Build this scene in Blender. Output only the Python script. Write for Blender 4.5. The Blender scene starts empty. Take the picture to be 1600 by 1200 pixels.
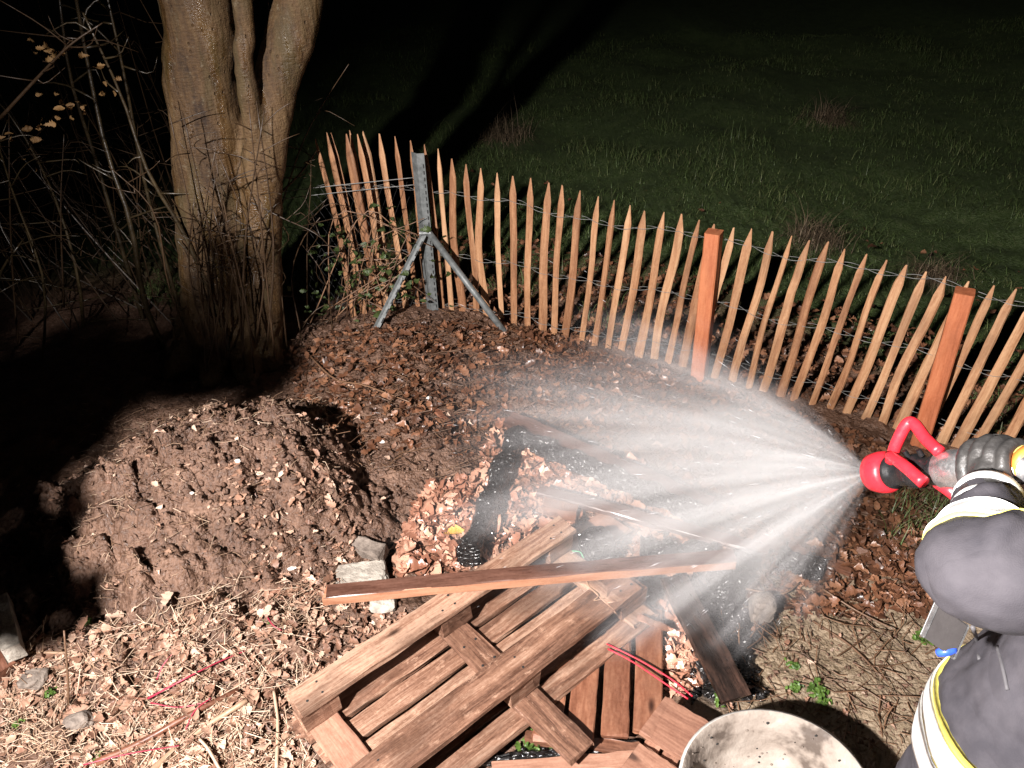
import bpy, bmesh, math, random
import numpy as np
from mathutils import Vector, Matrix, Quaternion
from mathutils.bvhtree import BVHTree

random.seed(7)
RNG = np.random.default_rng(11)
scene = bpy.context.scene
COL = scene.collection

# ------------------------------------------------------------------ camera
CAM = Vector((0, 0, 2.3)); TILT = math.radians(33.0); ROLL = math.radians(-2.7); FPX = 1240.0
F_ = Vector((0, math.cos(TILT), -math.sin(TILT)))
R0 = Vector((1, 0, 0)); U0 = Vector((0, math.sin(TILT), math.cos(TILT)))
R_ = R0 * math.cos(ROLL) + U0 * math.sin(ROLL)
U_ = U0 * math.cos(ROLL) - R0 * math.sin(ROLL)
cd = bpy.data.cameras.new('camera'); cam = bpy.data.objects.new('camera', cd); COL.objects.link(cam)
cd.sensor_width = 36; cd.lens = 36 * FPX / 1600; cd.clip_start = 0.05; cd.clip_end = 300
m = Matrix.Identity(4)
for i in range(3):
    m[i][0] = R_[i]; m[i][1] = U_[i]; m[i][2] = -F_[i]; m[i][3] = CAM[i]
cam.matrix_world = m
scene.camera = cam

# ------------------------------------------------------------------ world and light
w = bpy.data.worlds.new('World'); scene.world = w; w.use_nodes = True
nt = w.node_tree; bg = nt.nodes['Background']
sky = nt.nodes.new('ShaderNodeTexSky'); sky.sky_type = 'NISHITA'; sky.sun_disc = False
sky.sun_elevation = math.radians(-4); sky.sun_rotation = math.radians(200)
nt.links.new(sky.outputs[0], bg.inputs[0]); bg.inputs[1].default_value = 0.12
# the work floodlight on a mast left behind the photographer, the only lamp at the place
LIGHT = Vector((-1.8, -1.0, 3.25))
ld = bpy.data.lights.new('floodlight', 'SPOT'); lamp = bpy.data.objects.new('floodlight', ld); COL.objects.link(lamp)
ld.energy = 3600; ld.color = (1.0, 0.94, 0.905); ld.shadow_soft_size = 0.07
ld.spot_size = math.radians(92); ld.spot_blend = 0.85
lamp.location = LIGHT
lamp.rotation_euler = (Vector((0.75, 2.35, 0.0)) - LIGHT).to_track_quat('-Z', 'Y').to_euler()
vs = scene.view_settings; vs.view_transform = 'Standard'; vs.look = 'None'; vs.exposure = 0.0; vs.gamma = 1.0
scene.cycles.use_denoising = True
scene.cycles.max_bounces = 3; scene.cycles.diffuse_bounces = 2; scene.cycles.adaptive_threshold = 0.02; scene.cycles.volume_bounces = 0; scene.cycles.transparent_max_bounces = 12
scene.cycles.volume_step_rate = 1.0; scene.cycles.volume_max_steps = 96
scene.cycles.sample_clamp_indirect = 4.0

def ray(px, py):
    return F_ + R_ * ((px - 800) / FPX) + U_ * ((600 - py) / FPX)
def G(px, py, z=0.0):
    d = ray(px, py); return CAM + d * ((z - CAM.z) / d.z)
def V(px, py, Y):
    d = ray(px, py); return CAM + d * (Y / d.y)
def D(px, py, dep):
    return CAM + ray(px, py) * dep

# ------------------------------------------------------------------ numpy noise
_T = RNG.random((256, 256))
def vnoise(x, y, seed=0):
    x = np.asarray(x, float) + seed * 17.37; y = np.asarray(y, float) + seed * 9.71
    xi = np.floor(x).astype(int); yi = np.floor(y).astype(int); fx = x - xi; fy = y - yi
    fx = fx * fx * (3 - 2 * fx); fy = fy * fy * (3 - 2 * fy)
    a = _T[xi & 255, yi & 255]; b = _T[(xi + 1) & 255, yi & 255]; c = _T[xi & 255, (yi + 1) & 255]; d = _T[(xi + 1) & 255, (yi + 1) & 255]
    return (a * (1 - fx) + b * fx) * (1 - fy) + (c * (1 - fx) + d * fx) * fy - 0.5
def fbm(x, y, s, oct=4, seed=0):
    r = 0; a = 1.0
    for o in range(oct):
        r = r + a * vnoise(x * s, y * s, seed + o * 3); s *= 2.03; a *= 0.5
    return r
def worley(x, y, s, seed=0):
    x = np.asarray(x, float) * s + seed * 13.1; y = np.asarray(y, float) * s + seed * 5.3
    xi = np.floor(x).astype(int); yi = np.floor(y).astype(int); best = np.full(x.shape, 9.0)
    for dx in (-1, 0, 1):
        for dy in (-1, 0, 1):
            cx = xi + dx; cy = yi + dy
            px = cx + _T[cx & 255, cy & 255]; py = cy + _T[(cx + 91) & 255, (cy + 37) & 255]
            best = np.minimum(best, (px - x) ** 2 + (py - y) ** 2)
    return np.sqrt(best)
def clods(x, y, s, seed=0, crack=0.25):
    """broken soil: each cell a tilted facet at its own height, cracks between"""
    x = np.asarray(x, float) * s + seed * 13.1; y = np.asarray(y, float) * s + seed * 5.3
    wx = 0.35 * vnoise(x * 1.7, y * 1.7, seed + 1); wy = 0.35 * vnoise(x * 1.7, y * 1.7, seed + 2); x = x + wx; y = y + wy
    xi = np.floor(x).astype(int); yi = np.floor(y).astype(int); f1 = np.full(x.shape, 9.0); f2 = np.full(x.shape, 9.0); h = np.zeros(x.shape)
    for dx in (-1, 0, 1):
        for dy in (-1, 0, 1):
            cx = xi + dx; cy = yi + dy
            ox = cx + _T[cx & 255, cy & 255] - x; oy = cy + _T[(cx + 91) & 255, (cy + 37) & 255] - y; d = np.sqrt(ox * ox + oy * oy)
            hh = _T[(cx + 11) & 255, (cy + 53) & 255] - 0.5 + (_T[(cx + 31) & 255, (cy + 7) & 255] - 0.5) * ox * 1.6 + (_T[(cx + 3) & 255, (cy + 77) & 255] - 0.5) * oy * 1.6 - 0.5 * d
            f2 = np.where(d < f1, f1, np.minimum(f2, d)); h = np.where(d < f1, hh, h); f1 = np.minimum(f1, d)
    return h - crack * (1 - np.clip((f2 - f1) / 0.22, 0, 1))
def sstep(a, b, v):
    t = np.clip((v - a) / (b - a), 0, 1); return t * t * (3 - 2 * t)

# fence line on the ground (x, y)
FENCE = [(-1.08, 4.30), (-0.48, 4.36), (1.02, 3.63), (1.9, 2.98), (3.1, 2.1)]
def fence_y(x):
    return np.interp(x, [p[0] for p in FENCE], [p[1] for p in FENCE])
def mud_mask(x, y):
    # trampled bare clay to the right of the burnt place
    d = np.hypot((x - 1.15) / 0.75, (y - 1.75) / 0.42) + 0.35 * vnoise(x * 5, y * 5, 4)
    return 1 - sstep(0.75, 1.15, d)
def ground_h(x, y, fine=True):
    x = np.asarray(x, float); y = np.asarray(y, float)
    near = 1 - sstep(4.2, 7.0, np.hypot(x, y - 1.5))
    h = 0.05 * fbm(x, y, 0.6, 3, 1)
    h = h * (0.5 + 0.5 * near)
    h = h + 0.20 * np.exp(-(((x + 0.55) / 0.75) ** 2 + ((y - 3.75) / 0.65) ** 2)) + 0.17 * np.exp(-(((x + 0.60) / 0.34) ** 2 + ((y - 2.95) / 0.42) ** 2))
    beh = sstep(0.1, 1.2, y - fence_y(x))
    h = h - 0.06 * beh + 0.20 * beh * fbm(x, y, 0.6, 4, 8)
    h = h - 0.03 * np.exp(-(((x - 0.15) / 0.5) ** 2 + ((y - 2.6) / 0.5) ** 2))
    if fine:
        mm = mud_mask(x, y); k = near * (1 - 0.75 * mm)
        h = h + k * (0.030 * fbm(x, y, 5, 4, 2) + 0.016 * clods(x, y, 11, 3) + 0.010 * clods(x, y, 27, 5))
        h = h + near * mm * (0.030 * fbm(x, y, 7, 5, 12) + 0.007 * clods(x, y, 19, 9, 0.5) - 0.006)
    return h
def mound_h(x, y):
    x = np.asarray(x, float); y = np.asarray(y, float)
    wx = x + 0.10 * fbm(x, y, 2.3, 3, 21); wy = y + 0.10 * fbm(x, y, 2.3, 3, 22)
    d = np.sqrt(((wx + 1.28) / 0.94) ** 2 + ((wy - 2.55) / 0.86) ** 2)
    base = 0.50 * (1 - sstep(0.10, 1.15, d)) - 0.02
    base += 0.10 * np.exp(-(((x + 0.92) / 0.26) ** 2 + ((y - 2.75) / 0.3) ** 2)) * (d < 1.3)
    amp = 1 - sstep(0.9, 1.15, d)
    base += amp * (0.11 * fbm(x, y, 3.2, 4, 31) + 0.062 * clods(x, y, 5.5, 6) * (0.6 + 1.2 * np.clip(vnoise(x * 2.1, y * 2.1, 15) + 0.35, 0, 1)) + 0.034 * clods(x, y, 13, 7) + 0.018 * clods(x, y, 31, 8) + 0.010 * fbm(x, y, 45, 3, 9))
    # a couple of cracks where clods broke off
    for (cx, cy, r, dp) in ((-0.99, 2.42, 0.06, 0.09), (-0.66, 2.62, 0.07, 0.08), (-1.25, 2.25, 0.05, 0.05), (-1.0, 2.95, 0.05, 0.06)):
        base -= dp * np.exp(-((x - cx) ** 2 + (y - cy) ** 2 * 0.5) / r ** 2)
    return base
def surf(x, y):
    return np.maximum(ground_h(x, y), mound_h(x, y))
def SZ(x, y):
    return float(surf(np.array([x]), np.array([y]))[0])
def on_surf(px, py, dz=0.0):
    p = G(px, py, 0.0)
    for _ in range(4):
        p = G(px, py, SZ(p.x, p.y) + dz)
    return p

# ------------------------------------------------------------------ object helpers
def tag(o, label=None, cat=None, group=None, kind=None):
    if label: o['label'] = label
    if cat: o['category'] = cat
    if group: o['group'] = group
    if kind: o['kind'] = kind
    return o
def thing(name, loc, label, cat, group=None):
    o = bpy.data.objects.new(name, None); COL.objects.link(o); o.location = loc; o.empty_display_size = 0.1
    return tag(o, label, cat, group)
def origin_of(p):
    v = Vector((0, 0, 0))
    while p is not None:
        v += p.matrix_basis.translation; p = p.parent
    return v
def mesh_from(name, verts, faces, smooth=False):
    me = bpy.data.meshes.new(name)
    if isinstance(verts, np.ndarray) and isinstance(faces, np.ndarray):
        n = len(verts); k = faces.shape[1]; nf = len(faces)
        me.vertices.add(n); me.vertices.foreach_set('co', verts.astype(np.float32).ravel())
        me.loops.add(nf * k); me.loops.foreach_set('vertex_index', faces.astype(np.int32).ravel())
        me.polygons.add(nf); me.polygons.foreach_set('loop_start', (np.arange(nf) * k).astype(np.int32))
        me.update(calc_edges=True)
    else:
        me.from_pydata([tuple(v) for v in verts], [], [tuple(f) for f in faces])
    if smooth: me.polygons.foreach_set('use_smooth', np.ones(len(me.polygons), bool))
    me.update()
    return me
def obj(name, me, mat=None, parent=None, basis=None):
    """basis: world matrix of the object; parents carry translation only"""
    o = bpy.data.objects.new(name, me); COL.objects.link(o)
    if mat is not None and len(me.materials) == 0: me.materials.append(mat)
    b = basis.copy() if basis is not None else Matrix.Identity(4)
    if parent is not None:
        o.parent = parent
        # a part with an own rotation may be a parent too: undo it
        pm = Matrix.Identity(4); q = parent
        chain = []
        while q is not None: chain.append(q.matrix_basis.copy()); q = q.parent
        for mm_ in reversed(chain): pm = pm @ mm_
        b = pm.inverted() @ b
    o.matrix_basis = b
    return o
def resample(pts, rad, n):
    P = np.array([tuple(p) for p in pts], float); Rr = np.array(rad, float)
    if len(P) == 2:
        t = np.linspace(0, 1, n); return P[0] + (P[1] - P[0]) * t[:, None], Rr[0] + (Rr[1] - Rr[0]) * t
    Pe = np.vstack([2 * P[0] - P[1], P, 2 * P[-1] - P[-2]])
    out = []; ro = []
    for u in np.linspace(0, len(P) - 1 - 1e-9, n):
        i = int(u); t = u - i; p0, p1, p2, p3 = Pe[i], Pe[i + 1], Pe[i + 2], Pe[i + 3]
        out.append(0.5 * (2 * p1 + (p2 - p0) * t + (2 * p0 - 5 * p1 + 4 * p2 - p3) * t * t + (3 * p1 - p0 - 3 * p2 + p3) * t ** 3))
        ro.append(Rr[i] * (1 - t) + Rr[i + 1] * t)
    return np.array(out), np.array(ro)
def tube(pts, rad, sides=8, n=None, jit=0.0, rng=None, cap=True):
    if n is None: n = max(2, len(pts))
    P, Rr = resample(pts, rad, n)
    T = np.gradient(P, axis=0); T /= np.linalg.norm(T, axis=1)[:, None] + 1e-12
    a = np.array([0, 0, 1.0]) if abs(T[0][2]) < 0.9 else np.array([1.0, 0, 0])
    N = np.cross(T[0], a); N /= np.linalg.norm(N)
    V_ = []; Fc = []
    for i in range(n):
        N = N - T[i] * np.dot(N, T[i]); N /= np.linalg.norm(N); B = np.cross(T[i], N)
        for k in range(sides):
            an = 2 * math.pi * k / sides; r = Rr[i]
            if jit and rng is not None: r *= 1 + jit * (rng.random() - 0.5)
            V_.append(P[i] + (N * math.cos(an) + B * math.sin(an)) * r)
    for i in range(n - 1):
        for k in range(sides):
            k2 = (k + 1) % sides
            Fc.append((i * sides + k, i * sides + k2, (i + 1) * sides + k2, (i + 1) * sides + k))
    if cap:
        Fc.append(tuple(reversed(range(sides)))); Fc.append(tuple(range((n - 1) * sides, n * sides)))
    return V_, Fc
def merge(parts):
    Vv = []; Ff = []
    for v, f in parts:
        o = len(Vv); Vv.extend(v); Ff.extend([tuple(i + o for i in q) for q in f])
    return Vv, Ff
def union_mesh(name, parts, voxel, smooth_it=4, disp=None):
    """fuse closed tubes into one continuous surface"""
    v, f = merge(parts); me = mesh_from(name, v, f)
    bm = bmesh.new(); bm.from_mesh(me); bmesh.ops.recalc_face_normals(bm, faces=bm.faces); bm.to_mesh(me); bm.free()
    o = bpy.data.objects.new('temporary', me); COL.objects.link(o)
    md = o.modifiers.new('r', 'REMESH'); md.mode = 'VOXEL'; md.voxel_size = voxel; md.use_smooth_shade = True
    if smooth_it:
        s = o.modifiers.new('s', 'SMOOTH'); s.factor = 0.5; s.iterations = smooth_it
    if disp:
        for (size, strength) in disp:
            tx = bpy.data.textures.new('clouds', 'CLOUDS'); tx.noise_scale = size; tx.noise_depth = 2
            d = o.modifiers.new('d', 'DISPLACE'); d.texture = tx; d.strength = strength; d.mid_level = 0.5; d.texture_coords = 'LOCAL'
    dg = bpy.context.evaluated_depsgraph_get(); dg.update()
    res = bpy.data.meshes.new_from_object(o.evaluated_get(dg)); res.name = name
    bpy.data.objects.remove(o); bpy.data.meshes.remove(me)
    return res
def frame(p0, p1, up=(0, 0, 1), roll=0.0):
    p0 = Vector(p0); p1 = Vector(p1); X = (p1 - p0).normalized(); up = Vector(up)
    Y = up.cross(X).normalized(); Z = X.cross(Y)
    if roll:
        q = Quaternion(X, roll); Y = q @ Y; Z = q @ Z
    mm_ = Matrix.Identity(4)
    for i in range(3): mm_[i][0] = X[i]; mm_[i][1] = Y[i]; mm_[i][2] = Z[i]; mm_[i][3] = p0[i]
    return mm_
def board_mesh(name, L, wd, th, seed=0, n=10, rough=0.0015, cham=0.003, bow=0.0, ragged=0.004, wob=0.0):
    rg = np.random.default_rng(seed + 1000)
    cs = [(-wd/2 + cham, -th/2), (wd/2 - cham, -th/2), (wd/2, -th/2 + cham), (wd/2, th/2 - cham), (wd/2 - cham, th/2), (-wd/2 + cham, th/2), (-wd/2, th/2 - cham), (-wd/2, -th/2 + cham)]
    Vv = []; Ff = []
    for i in range(n + 1):
        x = L * i / n; e = math.sin(math.pi * i / n)
        for (y, z) in cs:
            xx = x + (rg.normal(0, ragged) if i in (0, n) else rg.normal(0, L / n * 0.1))
            s = 1 + wob * rg.normal()
            Vv.append((xx, y * s + rg.normal(0, rough), z * s + rg.normal(0, rough) + bow * e))
    for i in range(n):
        for k in range(8):
            k2 = (k + 1) % 8; Ff.append((i*8 + k, i*8 + k2, i*8 + 8 + k2, i*8 + 8 + k))
    Ff.append(tuple(reversed(range(8)))); Ff.append(tuple(range(n * 8, n * 8 + 8)))
    return mesh_from(name, Vv, Ff)
_seed = [0]
def board(name, p0, p1, wd, th, mat, parent=None, up=(0, 0, 1), roll=0.0, **kw):
    _seed[0] += 1
    p0 = Vector(p0); p1 = Vector(p1)
    me = board_mesh(name, (p1 - p0).length, wd, th, _seed[0], **kw)
    return obj(name, me, mat, parent, frame(p0, p1, up, roll))
def lump_mesh(name, sx, sy, sz, seed, sub=3, amp=0.18, boxy=0.0):
    bm = bmesh.new(); bmesh.ops.create_icosphere(bm, subdivisions=sub, radius=1)
    rg = np.random.default_rng(seed)
    ph = rg.random((6, 3)) * 6.28; fr = rg.normal(0, 2.2, (6, 3))
    for v in bm.verts:
        c = np.array(v.co)
        if boxy:
            mx = np.abs(c).max(); c = c * (1 - boxy) + c / mx * boxy
        s = 1 + amp * sum(math.sin(float(np.dot(fr[k], c)) + ph[k][0]) for k in range(6)) / 3 + rg.normal(0, amp * 0.12)
        v.co = Vector((c[0] * s * sx, c[1] * s * sy, c[2] * s * sz))
    me = bpy.data.meshes.new(name); bm.to_mesh(me); bm.free()
    return me

# ------------------------------------------------------------------ materials
def new_mat(name):
    mt = bpy.data.materials.new(name); mt.use_nodes = True
    t = mt.node_tree; b = t.nodes['Principled BSDF']
    return mt, t, b
def ramp(t, fac, stops):
    r = t.nodes.new('ShaderNodeValToRGB'); e = r.color_ramp.elements
    while len(e) < len(stops): e.new(0.5)
    for i, (p, c) in enumerate(stops): e[i].position = p; e[i].color = (c[0], c[1], c[2], 1)
    t.links.new(fac, r.inputs[0]); return r
def mixc(t, fac, a, b, mode='MIX'):
    mx = t.nodes.new('ShaderNodeMix'); mx.data_type = 'RGBA'; mx.blend_type = mode
    for inp, val in ((mx.inputs[0], fac), (mx.inputs[6], a), (mx.inputs[7], b)):
        if hasattr(val, 'is_linked'): t.links.new(val, inp)
        elif isinstance(val, (int, float)): inp.default_value = val
        else: inp.default_value = (val[0], val[1], val[2], 1)
    return mx.outputs[2]
def noise(t, vec, scale, detail=4, rough=0.55, out=0):
    n = t.nodes.new('ShaderNodeTexNoise'); n.inputs['Scale'].default_value = scale; n.inputs['Detail'].default_value = detail; n.inputs['Roughness'].default_value = rough
    if vec is not None: t.links.new(vec, n.inputs['Vector'])
    return n.outputs[out]
def mapping(t, vec, scale, offset=None):
    mp = t.nodes.new('ShaderNodeMapping'); mp.inputs['Scale'].default_value = scale
    t.links.new(vec, mp.inputs['Vector'])
    if offset is not None: t.links.new(offset, mp.inputs['Location'])
    return mp.outputs[0]
def math_n(t, op, a, b=None, c=None, clamp=False):
    n = t.nodes.new('ShaderNodeMath'); n.operation = op; n.use_clamp = clamp
    for i, val in enumerate((a, b, c)):
        if val is None: continue
        if hasattr(val, 'is_linked'): t.links.new(val, n.inputs[i])
        else: n.inputs[i].default_value = val
    return n.outputs[0]
def bump(t, b, h, strength=0.5, dist=0.01):
    n = t.nodes.new('ShaderNodeBump'); n.inputs['Strength'].default_value = strength; n.inputs['Distance'].default_value = dist
    t.links.new(h, n.inputs['Height']); t.links.new(n.outputs[0], b.inputs['Normal'])
def spot_mat(name, stops, scale=8, rough=(0.5, 0.8), bscale=60, bstr=0.4, bdist=0.004, spec=0.5, island=0.0, coords='Object', metal=0.0, objrand=0.0, detail=4):
    mt, t, b = new_mat(name)
    tc = t.nodes.new('ShaderNodeTexCoord'); v = tc.outputs[coords]
    f = noise(t, v, scale, detail, 0.6)
    if island:
        g = t.nodes.new('ShaderNodeNewGeometry')
        f = math_n(t, 'ADD', math_n(t, 'MULTIPLY', f, 1 - island), math_n(t, 'MULTIPLY', g.outputs['Random Per Island'], island))
    if objrand:
        oi = t.nodes.new('ShaderNodeObjectInfo')
        f = math_n(t, 'ADD', f, math_n(t, 'MULTIPLY', math_n(t, 'SUBTRACT', oi.outputs['Random'], 0.5), objrand))
    r = ramp(t, f, stops); t.links.new(r.outputs[0], b.inputs['Base Color'])
    n2 = noise(t, v, bscale, 3, 0.6)
    mr = t.nodes.new('ShaderNodeMapRange'); mr.inputs[3].default_value = rough[0]; mr.inputs[4].default_value = rough[1]
    mr.inputs[1].default_value = 0.3; mr.inputs[2].default_value = 0.7
    t.links.new(n2, mr.inputs[0]); t.links.new(mr.outputs[0], b.inputs['Roughness'])
    b.inputs['Specular IOR Level'].default_value = spec; b.inputs['Metallic'].default_value = metal
    bump(t, b, n2, bstr, bdist)
    return mt
def wood_mat(name, dark, mid, light, grain=22, rough=(0.35, 0.7), bstr=0.5, stain=0.5, knots=True, scuff=0.0, orand=0.14):
    mt, t, b = new_mat(name)
    tc = t.nodes.new('ShaderNodeTexCoord'); oi = t.nodes.new('ShaderNodeObjectInfo')
    off = t.nodes.new('ShaderNodeCombineXYZ')
    for i, k in enumerate((37.0, 11.0, 5.0)): t.links.new(math_n(t, 'MULTIPLY', oi.outputs['Random'], k), off.inputs[i])
    v0 = t.nodes.new('ShaderNodeVectorMath'); t.links.new(tc.outputs['Object'], v0.inputs[0]); t.links.new(off.outputs[0], v0.inputs[1])
    v = v0.outputs[0]
    warp = noise(t, mapping(t, v, (2.5, 5, 5)), 1.0, 3)
    vw = t.nodes.new('ShaderNodeVectorMath'); t.links.new(mapping(t, v, (1.6, grain, grain)), vw.inputs[0])
    cw = t.nodes.new('ShaderNodeCombineXYZ'); t.links.new(math_n(t, 'MULTIPLY', warp, 3.0), cw.inputs[1]); t.links.new(cw.outputs[0], vw.inputs[1])
    g1 = noise(t, vw.outputs[0], 1.0, 4, 0.6)
    g2 = noise(t, mapping(t, v, (14, grain * 5, grain * 5)), 1.0, 4, 0.65)
    g3 = noise(t, v, 90, 3, 0.7)
    f = math_n(t, 'ADD', math_n(t, 'ADD', math_n(t, 'MULTIPLY', g1, 0.5), math_n(t, 'MULTIPLY', g2, 0.32)), math_n(t, 'MULTIPLY', g3, 0.18))
    f = math_n(t, 'ADD', f, math_n(t, 'MULTIPLY', math_n(t, 'SUBTRACT', oi.outputs['Random'], 0.5), orand))
    c = ramp(t, f, [(0.36, dark), (0.5, mid), (0.64, light)]).outputs[0]
    if scuff:
        sc_ = ramp(t, noise(t, mapping(t, v, (22, 48, 48)), 1.0, 5, 0.75), [(0.57, (0, 0, 0)), (0.68, (1, 1, 1))]).outputs[0]
        c = mixc(t, math_n(t, 'MULTIPLY', sc_, scuff), c, tuple(min(1, x * 1.45) for x in light))
    if knots:
        vo = t.nodes.new('ShaderNodeTexVoronoi'); vo.inputs['Scale'].default_value = 1.0
        t.links.new(mapping(t, v, (3.2, 9, 2)), vo.inputs['Vector'])
        kf = ramp(t, vo.outputs['Distance'], [(0.06, (1, 1, 1)), (0.13, (0, 0, 0))]).outputs[0]
        c = mixc(t, kf, c, tuple(x * 0.35 for x in dark))
    if stain:
        sf = ramp(t, noise(t, mapping(t, v, (3, 7, 7)), 1.0, 5, 0.65), [(0.47, (0, 0, 0)), (0.64, (1, 1, 1))]).outputs[0]
        c = mixc(t, math_n(t, 'MULTIPLY', sf, stain), c, tuple(x * 0.45 for x in dark))
    t.links.new(c, b.inputs['Base Color'])
    mr = t.nodes.new('ShaderNodeMapRange'); mr.inputs[1].default_value = 0.3; mr.inputs[2].default_value = 0.7; mr.inputs[3].default_value = rough[0]; mr.inputs[4].default_value = rough[1]
    t.links.new(g2, mr.inputs[0]); t.links.new(mr.outputs[0], b.inputs['Roughness'])
    bump(t, b, f, bstr, 0.006)
    return mt
def plain(name, c, rough=0.5, metal=0.0, spec=0.5, var=0.25, scale=25, bstr=0.15):
    lo = tuple(x * (1 - var) for x in c); hi = tuple(min(1, x * (1 + var)) for x in c)
    return spot_mat(name, [(0.35, lo), (0.65, hi)], scale, (max(0.02, rough - 0.12), min(1, rough + 0.12)), 90, bstr, 0.003, spec, metal=metal)

M = {}
M['pallet'] = wood_mat('weathered pallet wood', (0.075, 0.035, 0.022), (0.205, 0.107, 0.069), (0.385, 0.245, 0.172), 40, (0.3, 0.65), 0.6, 0.55, scuff=0.45, orand=0.2)
M['board'] = wood_mat('wet brown board', (0.07, 0.030, 0.018), (0.16, 0.072, 0.044), (0.27, 0.14, 0.09), 24, (0.3, 0.5), 0.25, 0.2)
M['deck'] = wood_mat('red brown planks', (0.085, 0.030, 0.016), (0.18, 0.072, 0.04), (0.28, 0.13, 0.075), 16, (0.35, 0.6), 0.3, 0.35)
M['pale'] = wood_mat('pale planks', (0.16, 0.072, 0.046), (0.26, 0.13, 0.085), (0.36, 0.205, 0.14), 30, (0.5, 0.8), 0.3, 0.15)
M['picket'] = wood_mat('chestnut paling', (0.19, 0.082, 0.036), (0.32, 0.160, 0.078), (0.43, 0.25, 0.135), 34, (0.5, 0.8), 0.8, 0.42, knots=False, orand=0.22)
M['post'] = wood_mat('orange fence post', (0.25, 0.070, 0.026), (0.35, 0.105, 0.042), (0.43, 0.15, 0.065), 26, (0.5, 0.8), 0.45, 0.22)
def char_mat():
    mt, t, b = new_mat('charred wood')
    tc = t.nodes.new('ShaderNodeTexCoord'); v = tc.outputs['Object']
    vo = t.nodes.new('ShaderNodeTexVoronoi'); vo.inputs['Scale'].default_value = 1; vo.feature = 'DISTANCE_TO_EDGE'
    t.links.new(mapping(t, v, (38, 55, 55)), vo.inputs['Vector'])
    n = noise(t, v, 60, 5)
    h = math_n(t, 'ADD', math_n(t, 'MINIMUM', vo.outputs['Distance'], 0.25), math_n(t, 'MULTIPLY', n, 0.25))
    c = ramp(t, n, [(0.35, (0.004, 0.004, 0.004)), (0.7, (0.020, 0.018, 0.018))]).outputs[0]
    t.links.new(c, b.inputs['Base Color'])
    t.links.new(ramp(t, noise(t, v, 30, 3), [(0.35, (0.07,) * 3), (0.65, (0.42,) * 3)]).outputs[0], b.inputs['Roughness'])
    b.inputs['Specular IOR Level'].default_value = 0.75
    bump(t, b, h, 1.0, 0.02)
    return mt
M['char'] = char_mat()
M['burnt'] = wood_mat('scorched wood', (0.006, 0.004, 0.003), (0.020, 0.011, 0.008), (0.07, 0.036, 0.025), 22, (0.2, 0.5), 0.5, 0.7)
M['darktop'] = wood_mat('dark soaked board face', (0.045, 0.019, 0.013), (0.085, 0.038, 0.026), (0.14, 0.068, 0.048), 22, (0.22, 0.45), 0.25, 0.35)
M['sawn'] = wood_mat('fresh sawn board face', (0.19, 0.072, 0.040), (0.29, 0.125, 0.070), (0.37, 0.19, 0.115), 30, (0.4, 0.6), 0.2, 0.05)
def soil_mat(name, mound):
    mt, t, b = new_mat(name)
    g = t.nodes.new('ShaderNodeNewGeometry'); v = g.outputs['Position']
    n1 = noise(t, v, 7, 5, 0.62); n2 = noise(t, v, 45, 4, 0.65)
    f = math_n(t, 'ADD', math_n(t, 'MULTIPLY', n1, 0.5), math_n(t, 'MULTIPLY', n2, 0.5))
    c = ramp(t, f, [(0.30, (0.030, 0.0145, 0.008)), (0.45, (0.086, 0.045, 0.028)), (0.58, (0.155, 0.087, 0.057)), (0.74, (0.28, 0.175, 0.122))]).outputs[0]
    if not mound:
        # bare clay, and leaf mould behind the fence, where they lie
        at = t.nodes.new('ShaderNodeAttribute'); at.attribute_name = 'clay'
        clay = ramp(t, f, [(0.30, (0.085, 0.060, 0.036)), (0.45, (0.19, 0.14, 0.090)), (0.7, (0.29, 0.22, 0.15))]).outputs[0]
        c = mixc(t, at.outputs['Fac'], c, clay)
        at2 = t.nodes.new('ShaderNodeAttribute'); at2.attribute_name = 'meadow'
        gr = ramp(t, f, [(0.35, (0.020, 0.028, 0.009)), (0.52, (0.040, 0.062, 0.018)), (0.72, (0.075, 0.088, 0.032))]).outputs[0]
        c = mixc(t, at2.outputs['Fac'], c, gr)
        at3 = t.nodes.new('ShaderNodeAttribute'); at3.attribute_name = 'soot'
        c = mixc(t, at3.outputs['Fac'], c, (0.008, 0.007, 0.007))
    t.links.new(c, b.inputs['Base Color'])
    t.links.new(ramp(t, n2, [(0.3, (0.26,) * 3), (0.65, (0.8,) * 3)]).outputs[0], b.inputs['Roughness'])
    vo = t.nodes.new('ShaderNodeTexVoronoi'); vo.inputs['Scale'].default_value = 75; t.links.new(v, vo.inputs['Vector'])
    h = math_n(t, 'ADD', math_n(t, 'MULTIPLY', noise(t, v, 120, 3, 0.7), 0.6), math_n(t, 'MULTIPLY', vo.outputs['Distance'], -0.5))
    bump(t, b, h, 0.8, 0.014)
    return mt
M['ground'] = soil_mat('ground soil', False); M['soil'] = soil_mat('heaped soil', True)
LB = [(0.05, (0.035, 0.016, 0.009)), (0.35, (0.085, 0.036, 0.019)), (0.6, (0.16, 0.068, 0.035)), (0.92, (0.28, 0.14, 0.078))]
LP = [(0.05, (0.075, 0.030, 0.018)), (0.32, (0.20, 0.085, 0.052)), (0.62, (0.33, 0.155, 0.10)), (0.95, (0.52, 0.30, 0.21))]
LS = [(0.05, (0.09, 0.043, 0.027)), (0.3, (0.20, 0.105, 0.068)), (0.6, (0.34, 0.20, 0.137)), (0.92, (0.54, 0.40, 0.31))]
M['leaf_brown'] = spot_mat('brown leaves', LB, 14, (0.25, 0.6), 50, 0.5, 0.004, 0.6, island=0.75, objrand=0.5)
M['leaf_pink'] = spot_mat('wet copper leaves', LP, 14, (0.18, 0.5), 50, 0.5, 0.004, 0.7, island=0.75, objrand=0.5)
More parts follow.
